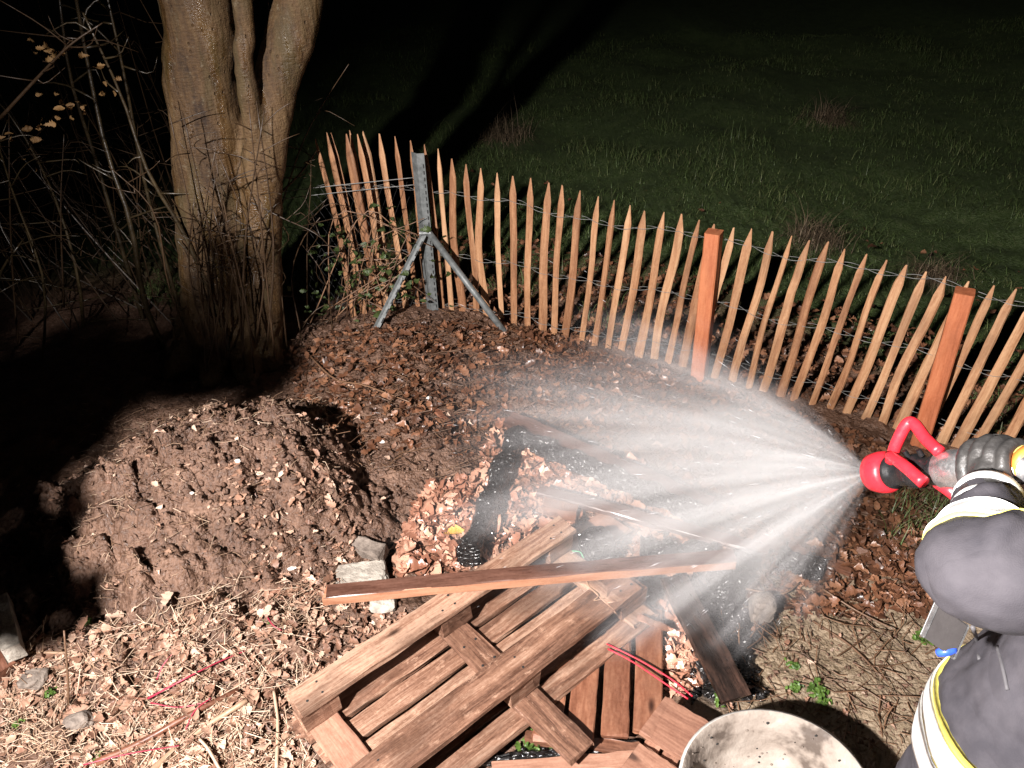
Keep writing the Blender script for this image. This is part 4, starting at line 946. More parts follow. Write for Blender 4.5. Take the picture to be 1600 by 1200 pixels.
# ------------------------------------------------------------------ sticks, dogwood twigs, straps
def stick(name, pts, r0, r1, mat, label, cat, group=None):
    v, f = tube(pts, list(np.linspace(r0, r1, len(pts))), 7, 14, 0.12, RNG); return tag(obj(name, mesh_from(name, v, f, True), mat), label, cat, group)
gs = lambda lst, dz=0.015: [on_surf(a, b, dz) for a, b in lst]
stick('long_stick', gs([(228, 1212), (300, 1150), (386, 1094)], 0.03), 0.011, 0.009, M['straw'], 'thick pale stick pointing from the bottom edge to the pallet corner', 'stick')
stick('brown_stick', gs([(150, 1192), (220, 1160), (300, 1115), (372, 1078)], 0.02), 0.013, 0.008, M['deck'], 'brown bark-covered stick left of the thick pale stick', 'stick')
stick('pale_stick', gs([(30, 1018), (130, 1020), (250, 1013)], 0.02), 0.005, 0.005, M['straw'], 'long thin pale stick along the foot of the soil heap', 'stick')
stick('pale_stick', gs([(250, 1095), (300, 1080), (350, 1068)], 0.03), 0.006, 0.004, M['straw'], 'short whitish stick above the thick pale stick', 'stick')
stick('upright_stick', [on_surf(107, 1110), on_surf(106, 1060, 0.08), on_surf(100, 985, 0.16)], 0.0045, 0.003, M['twig'], 'thin brown twig standing up in the straw at left', 'twig')
stick('brown_stick', gs([(105, 1084), (160, 1088), (230, 1092)], 0.03), 0.006, 0.004, M['deck'], 'thin rust-brown stick in the middle of the straw', 'stick')
stick('pale_stick', gs([(432, 1200), (434, 1130), (428, 1080)], 0.03), 0.006, 0.005, M['straw'], 'pale stick running up along the pallet corner', 'stick')
stick('pale_stick', gs([(345, 1205), (325, 1170), (312, 1155)], 0.03), 0.005, 0.005, M['straw'], 'stubby pale stick below the thick pale stick', 'stick')
stick('long_twig', gs([(470, 540), (520, 590), (570, 602), (640, 628)], 0.03), 0.005, 0.003, M['twig'], 'long orange-brown twig across the litter below the fence corner', 'twig')
stick('long_twig', gs([(1270, 970), (1330, 1010), (1380, 1060)], 0.01), 0.005, 0.003, M['twig'], 'dark twig lying across the bare clay', 'twig')
stick('long_twig', gs([(1165, 920), (1220, 928), (1250, 910)], 0.03), 0.005, 0.003, M['twig'], 'bent twig above the concrete piece', 'twig')
stick('long_twig', gs([(1285, 920), (1340, 955), (1400, 985)], 0.03), 0.004, 0.003, M['twig'], 'twig in brown leaves at the upper edge of the clay', 'twig')
reds = [[(230, 1092), (290, 1060), (340, 1035), (400, 1010)], [(245, 1062), (258, 1035), (292, 1000)], [(235, 1098), (280, 1105), (330, 1095)], [(130, 1195), (200, 1178), (280, 1165)], [(290, 1140), (305, 1110), (330, 1090)], [(180, 1060), (200, 1035), (210, 1020)], [(410, 950), (425, 975), (440, 985)]]
for i, r in enumerate(reds):
    stick('dogwood_twig', gs(r, 0.035), 0.0038 if i == 0 else 0.0025, 0.0018, M['twig_red'], ['longest dark red dogwood twig lying over the straw', 'short red dogwood twig rising toward the soil heap', 'curved red dogwood twig beside the pale sticks', 'red dogwood twig along the bottom left edge', 'red dogwood twig next to the thick pale stick', 'small red dogwood twig below the soil heap shadow', 'red twig tip beside the pallet skid'][i], 'twig', 'red dogwood twigs')
for i, (r, lab) in enumerate(([[(948, 1006), (1000, 1032), (1050, 1062), (1082, 1088)], 'upper red plastic strap lying over the plank panel'], [[(950, 1014), (990, 1035), (1045, 1072), (1075, 1092)], 'lower red plastic strap lying over the plank panel'])):
    v, f = tube([G(a, b, 0.085 + 0.01 * i) for a, b in r], [0.003] * 4, 6, 16); tag(obj('red_strap', mesh_from('red_strap', v, f, True), M['redstrap']), lab, 'strap', 'red straps')
v, f = tube([G(848, 875, 0.085), G(862, 868, 0.10), G(885, 862, 0.10), G(905, 862, 0.105), G(912, 872, 0.09)], [0.0022] * 5, 5, 20); tag(obj('green_cord', mesh_from('green_cord', v, f, True), M['greencord']), 'thin green cord beside the charred block', 'cord')
v, f = tube([G(915, 905, 0.215), G(922, 918, 0.21), G(935, 930, 0.215), G(928, 938, 0.21), G(945, 935, 0.205)], [0.0018] * 5, 5, 20); tag(obj('straw_tie', mesh_from('straw_tie', v, f, True), M['straw']), 'curled straw fibre on the middle pallet skid', 'fibre')

# ------------------------------------------------------------------ single leaves one can tell apart
yl = obj('fallen_leaf', mesh_from('leaf', TPL[3], LF), M['leaf_yellow'], None, Matrix.Translation(on_surf(710, 833, 0.03)) @ Matrix.Rotation(0.2, 4, 'Z') @ Matrix.Scale(0.085, 4)); tag(yl, 'single yellow leaf left of the charred beam', 'leaf')
for (poly, cnt, mat, lab, grp, s0, s1) in (
    ([(800, 700), (900, 720), (930, 800), (760, 850)], 45, 'leaf_pink', 'large wet copper leaf between the charred beam and burnt plank', 'large copper leaves inside the burnt frame', 0.07, 0.11),
    ([(1170, 860), (1460, 840), (1450, 960), (1190, 960)], 40, 'leaf_brown', 'large brown oak leaf under the right edge of the spray', 'large brown leaves right of the charcoal', 0.06, 0.10),
    ([(560, 540), (860, 540), (820, 640), (520, 660)], 30, 'leaf_brown', 'brown leaf on the litter below the steel post', 'brown leaves below the steel post', 0.05, 0.09),
    ([(20, 1030), (430, 980), (420, 1190), (20, 1190)], 40, 'leaf_straw', 'large pale dry leaf among the straw at lower left', 'large pale leaves in the straw', 0.05, 0.08),
    ([(640, 780), (720, 760), (720, 870), (600, 890)], 16, 'leaf_pink', 'large copper leaf on the soil left of the charred beam', 'large copper leaves left of the charred beam', 0.06, 0.09),
    ([(1035, 960), (1090, 970), (1095, 1070), (1040, 1070)], 12, 'leaf_pink', 'copper leaf in the gap between plank panel and dark plank', 'copper leaves beside the dark plank', 0.05, 0.08)):
    for q in pts_in_px(poly, cnt, rg):
        o = leaf_obj('fallen_leaf', Vector((q[0], q[1], SZ(q[0], q[1]) + 0.022)), rr.uniform(s0, s1), M[mat], None, rr); tag(o, lab, 'leaf', grp)
# green sprouts on the clay
for (px, py, s) in ((1238, 1044, 0.03), (1240, 1078, 0.035), (1275, 1085, 0.05), (1285, 1100, 0.04), (1130, 1080, 0.05), (1122, 1092, 0.04), (140, 976, 0.02), (80, 1088, 0.03), (30, 1135, 0.03), (1440, 1000, 0.05), (420, 975, 0.025), (155, 1190, 0.03), (830, 1165, 0.06), (870, 1168, 0.05)):
    p = on_surf(px, py, 0.0); nn = 26; xy = np.column_stack([rg.normal(p.x, s * 0.28, nn), rg.normal(p.y, s * 0.28, nn)])
    v, f = leaf_cloud(np.column_stack([xy, p.z + 0.008 + rg.random(nn) * s * 0.5]), s * (0.35 + 0.4 * rg.random(nn)), 0.5, rg)
    tag(obj('weed_sprout', mesh_from('weed_sprout', v, f), M['sprout']), 'small fresh green weed sprouting on the trampled clay near the tub' if px > 1100 else ('green weed between charred lath and plank panel' if px > 700 else 'tiny green weed in the straw at lower left'), 'weed', 'small green weeds')

# ------------------------------------------------------------------ mortar tub
tc_ = G(1214, 1240, 0.25); tc_.z = 0; tub = thing('mortar_tub', (tc_.x, tc_.y, 0.0), 'round white plaster-smeared tub at the bottom edge beside the firefighter', 'tub')
def lathe(prof, n=56, wob=0.0):
    Vv = []; Ff = []; rg3 = np.random.default_rng(3)
    for (r, z) in prof:
        for k in range(n):
            a = 2 * math.pi * k / n; q = 1 + wob * math.sin(2 * a + 0.6) + wob * 0.6 * math.sin(3 * a)
            Vv.append((r * q * math.cos(a), r * q * math.sin(a), z))
    for i in range(len(prof) - 1):
        for k in range(n):
            k2 = (k + 1) % n; Ff.append((i*n + k, i*n + k2, i*n + n + k2, i*n + n + k))
    return Vv, Ff
v, f = lathe([(0.0, 0.012), (0.17, 0.012), (0.19, 0.012), (0.219, 0.15), (0.238, 0.238), (0.250, 0.244), (0.252, 0.251), (0.244, 0.254)], wob=0.012)
obj('shell', mesh_from('shell', v, f, True), M['tubwall'], tub, Matrix.Translation(tc_))
v, f = lathe([(0.244, 0.254), (0.234, 0.249), (0.212, 0.15), (0.183, 0.026), (0.0, 0.026)], wob=0.012)
obj('plaster_lining', mesh_from('plaster_lining', v, f, True), M['plaster'], tub, Matrix.Translation(tc_))
for (a, b) in ((0.4, 0.8), (3.5, 3.9)):
    pts = [tc_ + Vector((0.262 * math.cos(t), 0.262 * math.sin(t), 0.232)) for t in np.linspace(a, b, 6)]
    v, f = tube(pts, [0.008] * 6, 8, 10); obj('handle', mesh_from('handle', v, f, True), M['tubwall'], tub)
for i in range(60):
    a = rr.uniform(0.2, 2.9); z = rr.uniform(0.04, 0.244); rad = 0.183 + (z - 0.026) / 0.223 * 0.051 - 0.002
    p = tc_ + Vector((rad * math.cos(a), rad * math.sin(a), z)); s = rr.uniform(0.0015, 0.0055)
    obj('mortar_blob', lump_mesh('mortar_blob', s, s * 0.7, s, 100 + i, 1, 0.2), M['brick'] if i % 3 else M['slot'], tub, Matrix.Translation(p))

# ------------------------------------------------------------------ firefighter with hose and nozzle
per = thing('person', (1.08, 0.86, 0), 'person in dark firefighter jacket with reflective bands holding the hose nozzle', 'person')
Hd = D(1535, 732, 1.50); El = D(1532, 896, 1.20); Sh = Vector((1.00, 0.74, 1.46))
fc = Vector((-0.3, 0.95, 0)).normalized(); lt = Vector((-0.95, -0.3, 0))
Hip = Vector((1.03, 0.90, 0.86)); Ch = Vector((1.14, 0.86, 1.30)); ShR = Vector((1.38, 0.93, 1.46)); Nk = Vector((1.18, 0.88, 1.54)); He = Nk + Vector((-0.02, 0.05, 0.16))
Wr = Hd + (El - Hd).normalized() * 0.118 + R_ * 0.012
fa = [El + (El - Sh).normalized() * 0.01, El.lerp(Wr, 0.35), El.lerp(Wr, 0.8), Wr]; fr_ = [0.078, 0.070, 0.058, 0.048]
ElR = Vector((1.52, 1.05, 1.20)); HdR = Vector((1.27, 1.22, 1.24))
def ell(c, rx, ry, rz, ax=None):
    bm_ = bmesh.new(); bmesh.ops.create_icosphere(bm_, subdivisions=3, radius=1); vv = []
    for q in bm_.verts:
        p = q.co; vv.append(tuple(c + lt * (p.x * rx) + fc * (p.y * ry) + Vector((0, 0, p.z * rz))))
    ffc = [tuple(x.index for x in q.verts) for q in bm_.faces]; bm_.free(); return vv, ffc
def torso(levels):
    Vv = []; Ff = []; n = 28
    for (c, rx, ry) in levels:
        for k in range(n):
            a = 2 * math.pi * k / n; Vv.append(tuple(c + lt * (math.cos(a) * rx) + fc * (math.sin(a) * ry)))
    for i in range(len(levels) - 1):
        for k in range(n): k2 = (k + 1) % n; Ff.append((i*n + k, i*n + k2, i*n + n + k2, i*n + n + k))
    Ff.append(tuple(reversed(range(n)))); Ff.append(tuple(range((len(levels) - 1) * n, len(levels) * n)))
    return Vv, Ff
zv = lambda c, z: Vector((c.x, c.y, z))
tors = torso([(zv(Hip, 0.69), 0.245, 0.215), (zv(Hip, 0.80), 0.245, 0.215), (zv(Hip, 0.92), 0.232, 0.20), (zv(Hip.lerp(Ch, 0.4), 1.05), 0.215, 0.185), (zv(Ch, 1.25), 0.225, 0.185), (zv(Ch, 1.38), 0.215, 0.16), (zv(Ch.lerp(Nk, 0.6), 1.48), 0.15, 0.12), (zv(Nk, 1.56), 0.085, 0.085)])
legs = []
for s, fwd in ((1, 0.06), (-1, -0.10)):
    h = Hip + lt * (0.10 * s) + Vector((0, 0, -0.02)); kn = h + fc * (0.05 + fwd) + Vector((0, 0, -0.38)); an = Vector((h.x, h.y, 0)) + fc * (fwd * 1.2) + lt * (0.03 * s) + Vector((0, 0, 0.09))
    legs.append(tube([h, kn, an], [0.118, 0.092, 0.085], 16, 14)); legs.append(tube([an + Vector((0, 0, 0.02)) - fc * 0.05, an + fc * 0.06 - Vector((0, 0, 0.04)), an + fc * 0.17 - Vector((0, 0, 0.055))], [0.055, 0.052, 0.038], 12, 8))
parts = [tors, tube([Sh, Sh.lerp(El, 0.5), El], [0.105, 0.092, 0.084], 18, 12), tube(fa, fr_, 16, 12), ell(El, 0.083, 0.083, 0.08), tube([Ch + Vector((0, 0, 0.12)), Sh], [0.11, 0.105], 16, 6),
         tube([Ch + Vector((0, 0, 0.12)), ShR], [0.11, 0.105], 16, 6), tube([ShR, ShR.lerp(ElR, 0.5), ElR], [0.105, 0.09, 0.08], 16, 12), tube([ElR, ElR.lerp(HdR, 0.75)], [0.076, 0.056], 16, 8), ell(ElR, 0.079, 0.079, 0.079), ell(HdR, 0.045, 0.05, 0.045),
         tube([Nk - Vector((0, 0, 0.05)), He], [0.06, 0.06], 14, 5), ell(He + Vector((0, 0, 0.03)), 0.076, 0.095, 0.115), ell(He + fc * 0.097 + Vector((0, 0, 0.01)), 0.013, 0.016, 0.022), ell(He + fc * 0.075 + Vector((0, 0, -0.055)), 0.035, 0.022, 0.02), ell(He + lt * 0.077, 0.012, 0.02, 0.032), ell(He - lt * 0.077, 0.012, 0.02, 0.032)] + legs
def fold(a, b, t, r, a0, a1, th):
    """a crease of cloth lying part of the way round a limb"""
    ax = (b - a).normalized(); e1 = ax.orthogonal().normalized(); e2 = ax.cross(e1); c = a.lerp(b, t); pts = []; rd = []
    for i in range(9):
        k = i / 8; an = a0 + (a1 - a0) * k
        pts.append(c + ax * (0.03 * math.sin(k * 3 + a0)) + (e1 * math.cos(an) + e2 * math.sin(an)) * r); rd.append(th * (0.25 + math.sin(math.pi * k)))
    return tube(pts, rd, 8, 16)
fr2 = random.Random(9)
for i in range(16):
    a0 = fr2.uniform(0, 6.28); parts.append(fold(Sh, El, fr2.uniform(0.2, 1.08), 0.080, a0, a0 + fr2.uniform(1.2, 2.4), fr2.uniform(0.012, 0.018)))
for i in range(8):
    a0 = fr2.uniform(0, 6.28); parts.append(fold(El, Wr, fr2.uniform(0.0, 0.7), 0.062, a0, a0 + fr2.uniform(1.2, 2.2), fr2.uniform(0.010, 0.014)))
for i in range(14):
    a0 = fr2.uniform(0, 6.28); parts.append(fold(zv(Hip, 0.86), zv(Ch, 1.3), fr2.uniform(0.15, 1.0), 0.192, a0, a0 + fr2.uniform(0.5, 1.1), fr2.uniform(0.015, 0.022)))
bme = union_mesh('body', parts, 0.0095, 3, [(0.09, 0.020), (0.035, 0.007)])
bme.materials.clear(); bme.materials.append(M['coat']); bme.materials.append(M['skin']); bme.materials.append(M['blackrubber'])
for pg in bme.polygons:
    c = pg.center
    pg.material_index = 1 if c.z > 1.60 else (2 if c.z < 0.2 else 0)
obj('body', bme, None, per)
bvh = BVHTree.FromPolygons([v.co[:] for v in bme.vertices], [p.vertices[:] for p in bme.polygons])
def band(name, c0, c1, rout, off, mat, th=0.003, n=64, m=5):
    """tape laid round a limb or the trunk, following the cloth; c0, c1: axis points of its two edges"""
    c0 = Vector(c0); c1 = Vector(c1); ax = (c1 - c0).normalized(); e1 = ax.orthogonal().normalized(); e2 = ax.cross(e1); Vv = []; Ff = []
    for lay in (0, 1):
        for i in range(m):
            c = c0.lerp(c1, i / (m - 1)); rs = []
            for k in range(n):
                a = 2 * math.pi * k / n; d = e1 * math.cos(a) + e2 * math.sin(a)
                hit = bvh.ray_cast(c + d * rout, -d, rout)
                rs.append((hit[0] - c).length if hit[0] is not None else -1)
            md = sorted(x for x in rs if x > 0)[len([x for x in rs if x > 0]) // 2]
            rs = [x if 0 < x < md * 1.6 else md for x in rs]
            rs = [(rs[k - 1] + rs[k] * 2 + rs[(k + 1) % n]) / 4 for k in range(n)]
            for k in range(n):
                a = 2 * math.pi * k / n; d = e1 * math.cos(a) + e2 * math.sin(a); Vv.append(tuple(c + d * (rs[k] + off + (th if lay else -0.01))))
    for i in range(m - 1):
        for k in range(n):
            k2 = (k + 1) % n
            o1 = m * n
            Ff.append((o1 + i*n + k, o1 + i*n + k2, o1 + i*n + n + k2, o1 + i*n + n + k))
    for i in (0, m - 1):
        for k in range(n):
            k2 = (k + 1) % n; Ff.append((i*n + k, i*n + k2, m*n + i*n + k2, m*n + i*n + k))
    o = obj(name, mesh_from(name, Vv, Ff, True), mat, per); return o
u = (Wr - El)
band('yellow_band', El + u * 0.16, El + u * 0.46, 0.13, 0.002, M['yellow']); band('silver_band', El + u * 0.20, El + u * 0.44, 0.13, 0.005, M['silver'])
hz = Vector((Hip.x, Hip.y, 0))
tl = Vector((0.0, 0.0, 1.0))
band('silver_band', hz + Vector((0, 0, 0.738)), hz + Vector((0, 0, 0.803)), 0.42, 0.003, M['silver'])
band('yellow_band', hz + Vector((0, 0, 0.813)), hz + Vector((0, 0, 0.893)), 0.42, 0.003, M['yellow']); band('silver_band', hz + Vector((0, 0, 0.824)), hz + Vector((0, 0, 0.880)), 0.42, 0.0065, M['silver'])
# glove: palm, four curled fingers, thumb
NZ = D(1372, 738, 1.74)
axn = (NZ - Hd).normalized()
away = (Hd - CAM).normalized(); away = (away - axn * away.dot(axn)).normalized(); upi = axn.cross(away); 
if upi.dot(U_) < 0: upi = -upi
hc = Hd - axn * 0.045
gp = [tube([Wr - u.normalized() * 0.055, Wr, Wr.lerp(hc - away * 0.035, 0.55)], [0.046, 0.043, 0.040], 14, 8)]
for i, o_ in enumerate((0.048, 0.020, -0.008, -0.034)):
    b0 = hc + axn * o_; L = (0.95, 1.05, 1.0, 0.85)[i]; r = (0.0125, 0.013, 0.0125, 0.0115)[i]
    gp.append(tube([b0 - away * 0.036 - upi * 0.045, b0 - away * 0.046 - upi * 0.005, b0 - away * 0.036 + upi * 0.034 * L, b0 - away * 0.004 + upi * 0.049 * L, b0 + away * 0.030 + upi * 0.030 * L, b0 + away * 0.036 - upi * 0.002], [r * 1.15, r * 1.12, r * 1.08, r, r * 0.95, r * 0.75], 10, 22))
gp.append(tube([hc - away * 0.036 - upi * 0.05, hc - away * 0.040 - upi * 0.012, hc - away * 0.034 + upi * 0.014], [0.040, 0.034, 0.022], 14, 8))
gp.append(tube([hc - away * 0.030 - upi * 0.040 + axn * 0.01, hc - away * 0.012 - upi * 0.046 + axn * 0.045, hc + away * 0.022 - upi * 0.036 + axn * 0.062, hc + away * 0.034 - upi * 0.012 + axn * 0.060], [0.021, 0.018, 0.016, 0.012], 10, 14))
gp.append(tube([hc - away * 0.034 - upi * 0.045 + axn * 0.040, hc - away * 0.034 - upi * 0.045 - axn * 0.028], [0.019, 0.019], 10, 4))
obj('glove', union_mesh('glove', gp, 0.0034, 1, [(0.02, 0.004)]), M['glove'], per)
wv_ = (Wr - Hd).normalized()
bvh_g = bvh
v, f = tube([Wr - u.normalized() * 0.012, Wr - u.normalized() * -0.016], [0.0645, 0.067], 32, 3, cap=False)
def cuff(name, t0, t1, r, mat):
    c0 = Wr - u.normalized() * t0; c1 = Wr - u.normalized() * t1
    v, f = tube([c0, c0.lerp(c1, 0.5), c1], [r, r * 1.03, r], 36, 5, cap=True); return obj(name, mesh_from(name, v, f, True), mat, per)
cuff('cuff', 0.098, -0.004, 0.0525, M['glove']); cuff('cuff_band', 0.034, 0.006, 0.0555, M['silver']); cuff('cuff_band', 0.080, 0.062, 0.0555, M['silver'])
# right glove
gp = [ell(HdR, 0.047, 0.05, 0.045), tube([HdR, HdR.lerp(ElR, 0.35)], [0.046, 0.058], 12, 6)]
for i in range(4):
    b0 = HdR + lt * (0.032 - 0.022 * i); gp.append(tube([b0 + Vector((0, 0, 0.04)), b0 + fc * 0.045 + Vector((0, 0, 0.035)), b0 + fc * 0.055 - Vector((0, 0, 0.015)), b0 + fc * 0.02 - Vector((0, 0, 0.042))], [0.015, 0.014, 0.013, 0.011], 10, 14))
gp.append(tube([HdR + lt * 0.03 - fc * 0.02, HdR + lt * 0.055 + fc * 0.015 + Vector((0, 0, 0.03)), HdR + lt * 0.045 + fc * 0.045 + Vector((0, 0, 0.03))], [0.018, 0.016, 0.012], 10, 10))
obj('glove', union_mesh('glove', gp, 0.005, 2), M['glove'], per)
# helmet
hl = [(0.0, 0.155), (0.05, 0.15), (0.09, 0.12), (0.112, 0.07), (0.118, 0.02), (0.135, 0.0), (0.15, -0.01), (0.146, -0.016), (0.112, -0.002)]
v, f = lathe(hl, 36); obj('helmet', mesh_from('helmet', v, f, True), M['helmet'], per, Matrix.Translation(He + Vector((0, 0, 0.06))))
for s in (-1, 1):
    v, f = ell(He + fc * 0.086 + lt * (0.03 * s) + Vector((0, 0, 0.03)), 0.011, 0.008, 0.008); obj('eye', mesh_from('eye', v, f, True), M['white'], per)
# pouch plate and blue clip under the elbow, carabiner and strap on the jacket
c = D(1476, 985, 1.30); e1 = (D(1520, 978, 1.30) - D(1468, 940, 1.30)).normalized(); e2 = (D(1448, 995, 1.30) - D(1470, 945, 1.30)).normalized()
def plate(name, c, a, b, ha, hb, th, mat):
    nn = a.cross(b).normalized(); vv = [c + a * (sa * ha) + b * (sb * hb) + nn * (st * th) for st in (-1, 1) for sa, sb in ((-1, -1), (1, -1), (1, 1), (-1, 1))]
    bm_ = bmesh.new(); vs_ = [bm_.verts.new(q) for q in vv]
    for q in ((0, 3, 2, 1), (4, 5, 6, 7), (0, 1, 5, 4), (1, 2, 6, 5), (2, 3, 7, 6), (3, 0, 4, 7)): bm_.faces.new([vs_[i] for i in q])
    bmesh.ops.bevel(bm_, geom=bm_.edges[:], offset=min(th * 0.5, 0.002), segments=2, affect='EDGES'); bmesh.ops.recalc_face_normals(bm_, faces=bm_.faces)
    me = bpy.data.meshes.new(name); bm_.to_mesh(me); bm_.free(); return obj(name, me, mat, per)
M['strap'] = plain('grey webbing', (0.075, 0.072, 0.078), 0.7, var=0.2)
M['plate'] = plain('smoky grey plate', (0.055, 0.05, 0.05), 0.3, spec=0.5, var=0.1)
plate('pouch_plate', c, e1, e2, 0.030, 0.030, 0.006, M['plate'])
for s in (-1, 1): plate('plate_edge', c + e1 * (0.0305 * s), e1, e2, 0.0009, 0.031, 0.0066, M['alu'])
v, f = tube([D(1466, 1020, 1.31), D(1478, 1018, 1.30), D(1492, 1014, 1.30)], [0.007, 0.008, 0.007], 10, 6); obj('clip', mesh_from('clip', v, f, True), M['bluecap'], per)
def on_body(px, py):
    d = ray(px, py).normalized(); h = bvh.ray_cast(CAM, d, 5); return (h[0] - d * 0.002) if h[0] is not None else D(px, py, 1.2)
for k, pl in enumerate(([(1520, 980), (1526, 1000), (1530, 1030)], [(1558, 1010), (1566, 1040), (1574, 1078)])):
    v, f = tube([on_body(a, b) for a, b in pl], [0.0035] * 3, 7, 12); obj('strap', mesh_from('strap', v, f, True), M['strap'], per)

# nozzle
nz = thing('hose_nozzle', tuple(NZ), 'red and black fire hose nozzle spraying water, held at right', 'nozzle')
def along(t, su=0.0, sa=0.0): return NZ - axn * t + upi * su + away * sa
def turned(name, prof, mat, n=28):
    pts = [along(t) for t, r in prof]; v, f = tube(pts, [r for t, r in prof], n, len(prof)); return obj(name, mesh_from(name, v, f, True), mat, nz)
turned('bumper', [(-0.012, 0.036), (-0.008, 0.043), (0.014, 0.046), (0.030, 0.045), (0.040, 0.038)], M['redplastic'])
turned('barrel', [(0.030, 0.036), (0.05, 0.037), (0.055, 0.031), (0.09, 0.031), (0.095, 0.036), (0.115, 0.036), (0.12, 0.029), (0.15, 0.029), (0.155, 0.033), (0.17, 0.033)], M['blackrubber'])
Lh = (NZ - Hd).length
turned('coupling', [(0.165, 0.030), (0.17, 0.038), (0.20, 0.040), (Lh - 0.03, 0.040), (Lh - 0.01, 0.034), (Lh + 0.11, 0.031)], M['alu'])
turned('outlet', [(-0.014, 0.020), (-0.010, 0.026), (0.0, 0.026)], M['alu'], 20)
v, f = tube([D(1392, 722, 1.68), D(1400, 695, 1.66), D(1416, 664, 1.64), D(1428, 662, 1.63), D(1446, 685, 1.60), D(1468, 706, 1.56)], [0.0125] * 6, 12, 30); obj('bail_handle', mesh_from('bail_handle', v, f, True), M['redplastic'], nz)
v, f = tube([D(1390, 712, 1.66), D(1412, 727, 1.60), D(1443, 754, 1.55)], [0.0115, 0.0125, 0.013], 12, 14); obj('bail_handle', mesh_from('bail_handle', v, f, True), M['redplastic'], nz)
v, f = tube([D(1464, 752, 1.60), D(1488, 768, 1.57), D(1500, 780, 1.57)], [0.014, 0.015, 0.014], 12, 8); obj('grip', mesh_from('grip', v, f, True), M['redplastic'], nz)
for t in (0.06, 0.105, 0.14):
    a_ = along(t, 0.030, -0.02); v, f = tube([a_, a_ + upi * 0.012 - away * 0.008], [0.006, 0.005], 10, 3); obj('knob', mesh_from('knob', v, f), M['blackrubber'], nz)
hs = thing('fire_hose', (1.6, 0.0, 0), 'yellow fire hose with orange band running from glove out of the picture', 'hose')
h0 = Hd - axn * 0.105; h1 = D(1590, 716, 1.44)
v, f = tube([h0, h1, D(1680, 730, 1.40), Vector((1.30, 1.24, 1.23)), Vector((1.62, 1.20, 1.0)), Vector((1.85, 0.8, 0.5)), Vector((1.95, 0.2, 0.12)), Vector((2.0, -0.6, 0.03)), Vector((2.1, -3.0, 0.03))], [0.031] + [0.029] * 8, 16, 90)
obj('tube', mesh_from('tube', v, f, True), M['hose'], hs)
q = (h1 - h0).normalized(); v, f = tube([h0 + q * 0.005, h0 + q * 0.022], [0.036, 0.034], 20, 3); obj('orange_band', mesh_from('orange_band', v, f, True), M['orange'], hs)

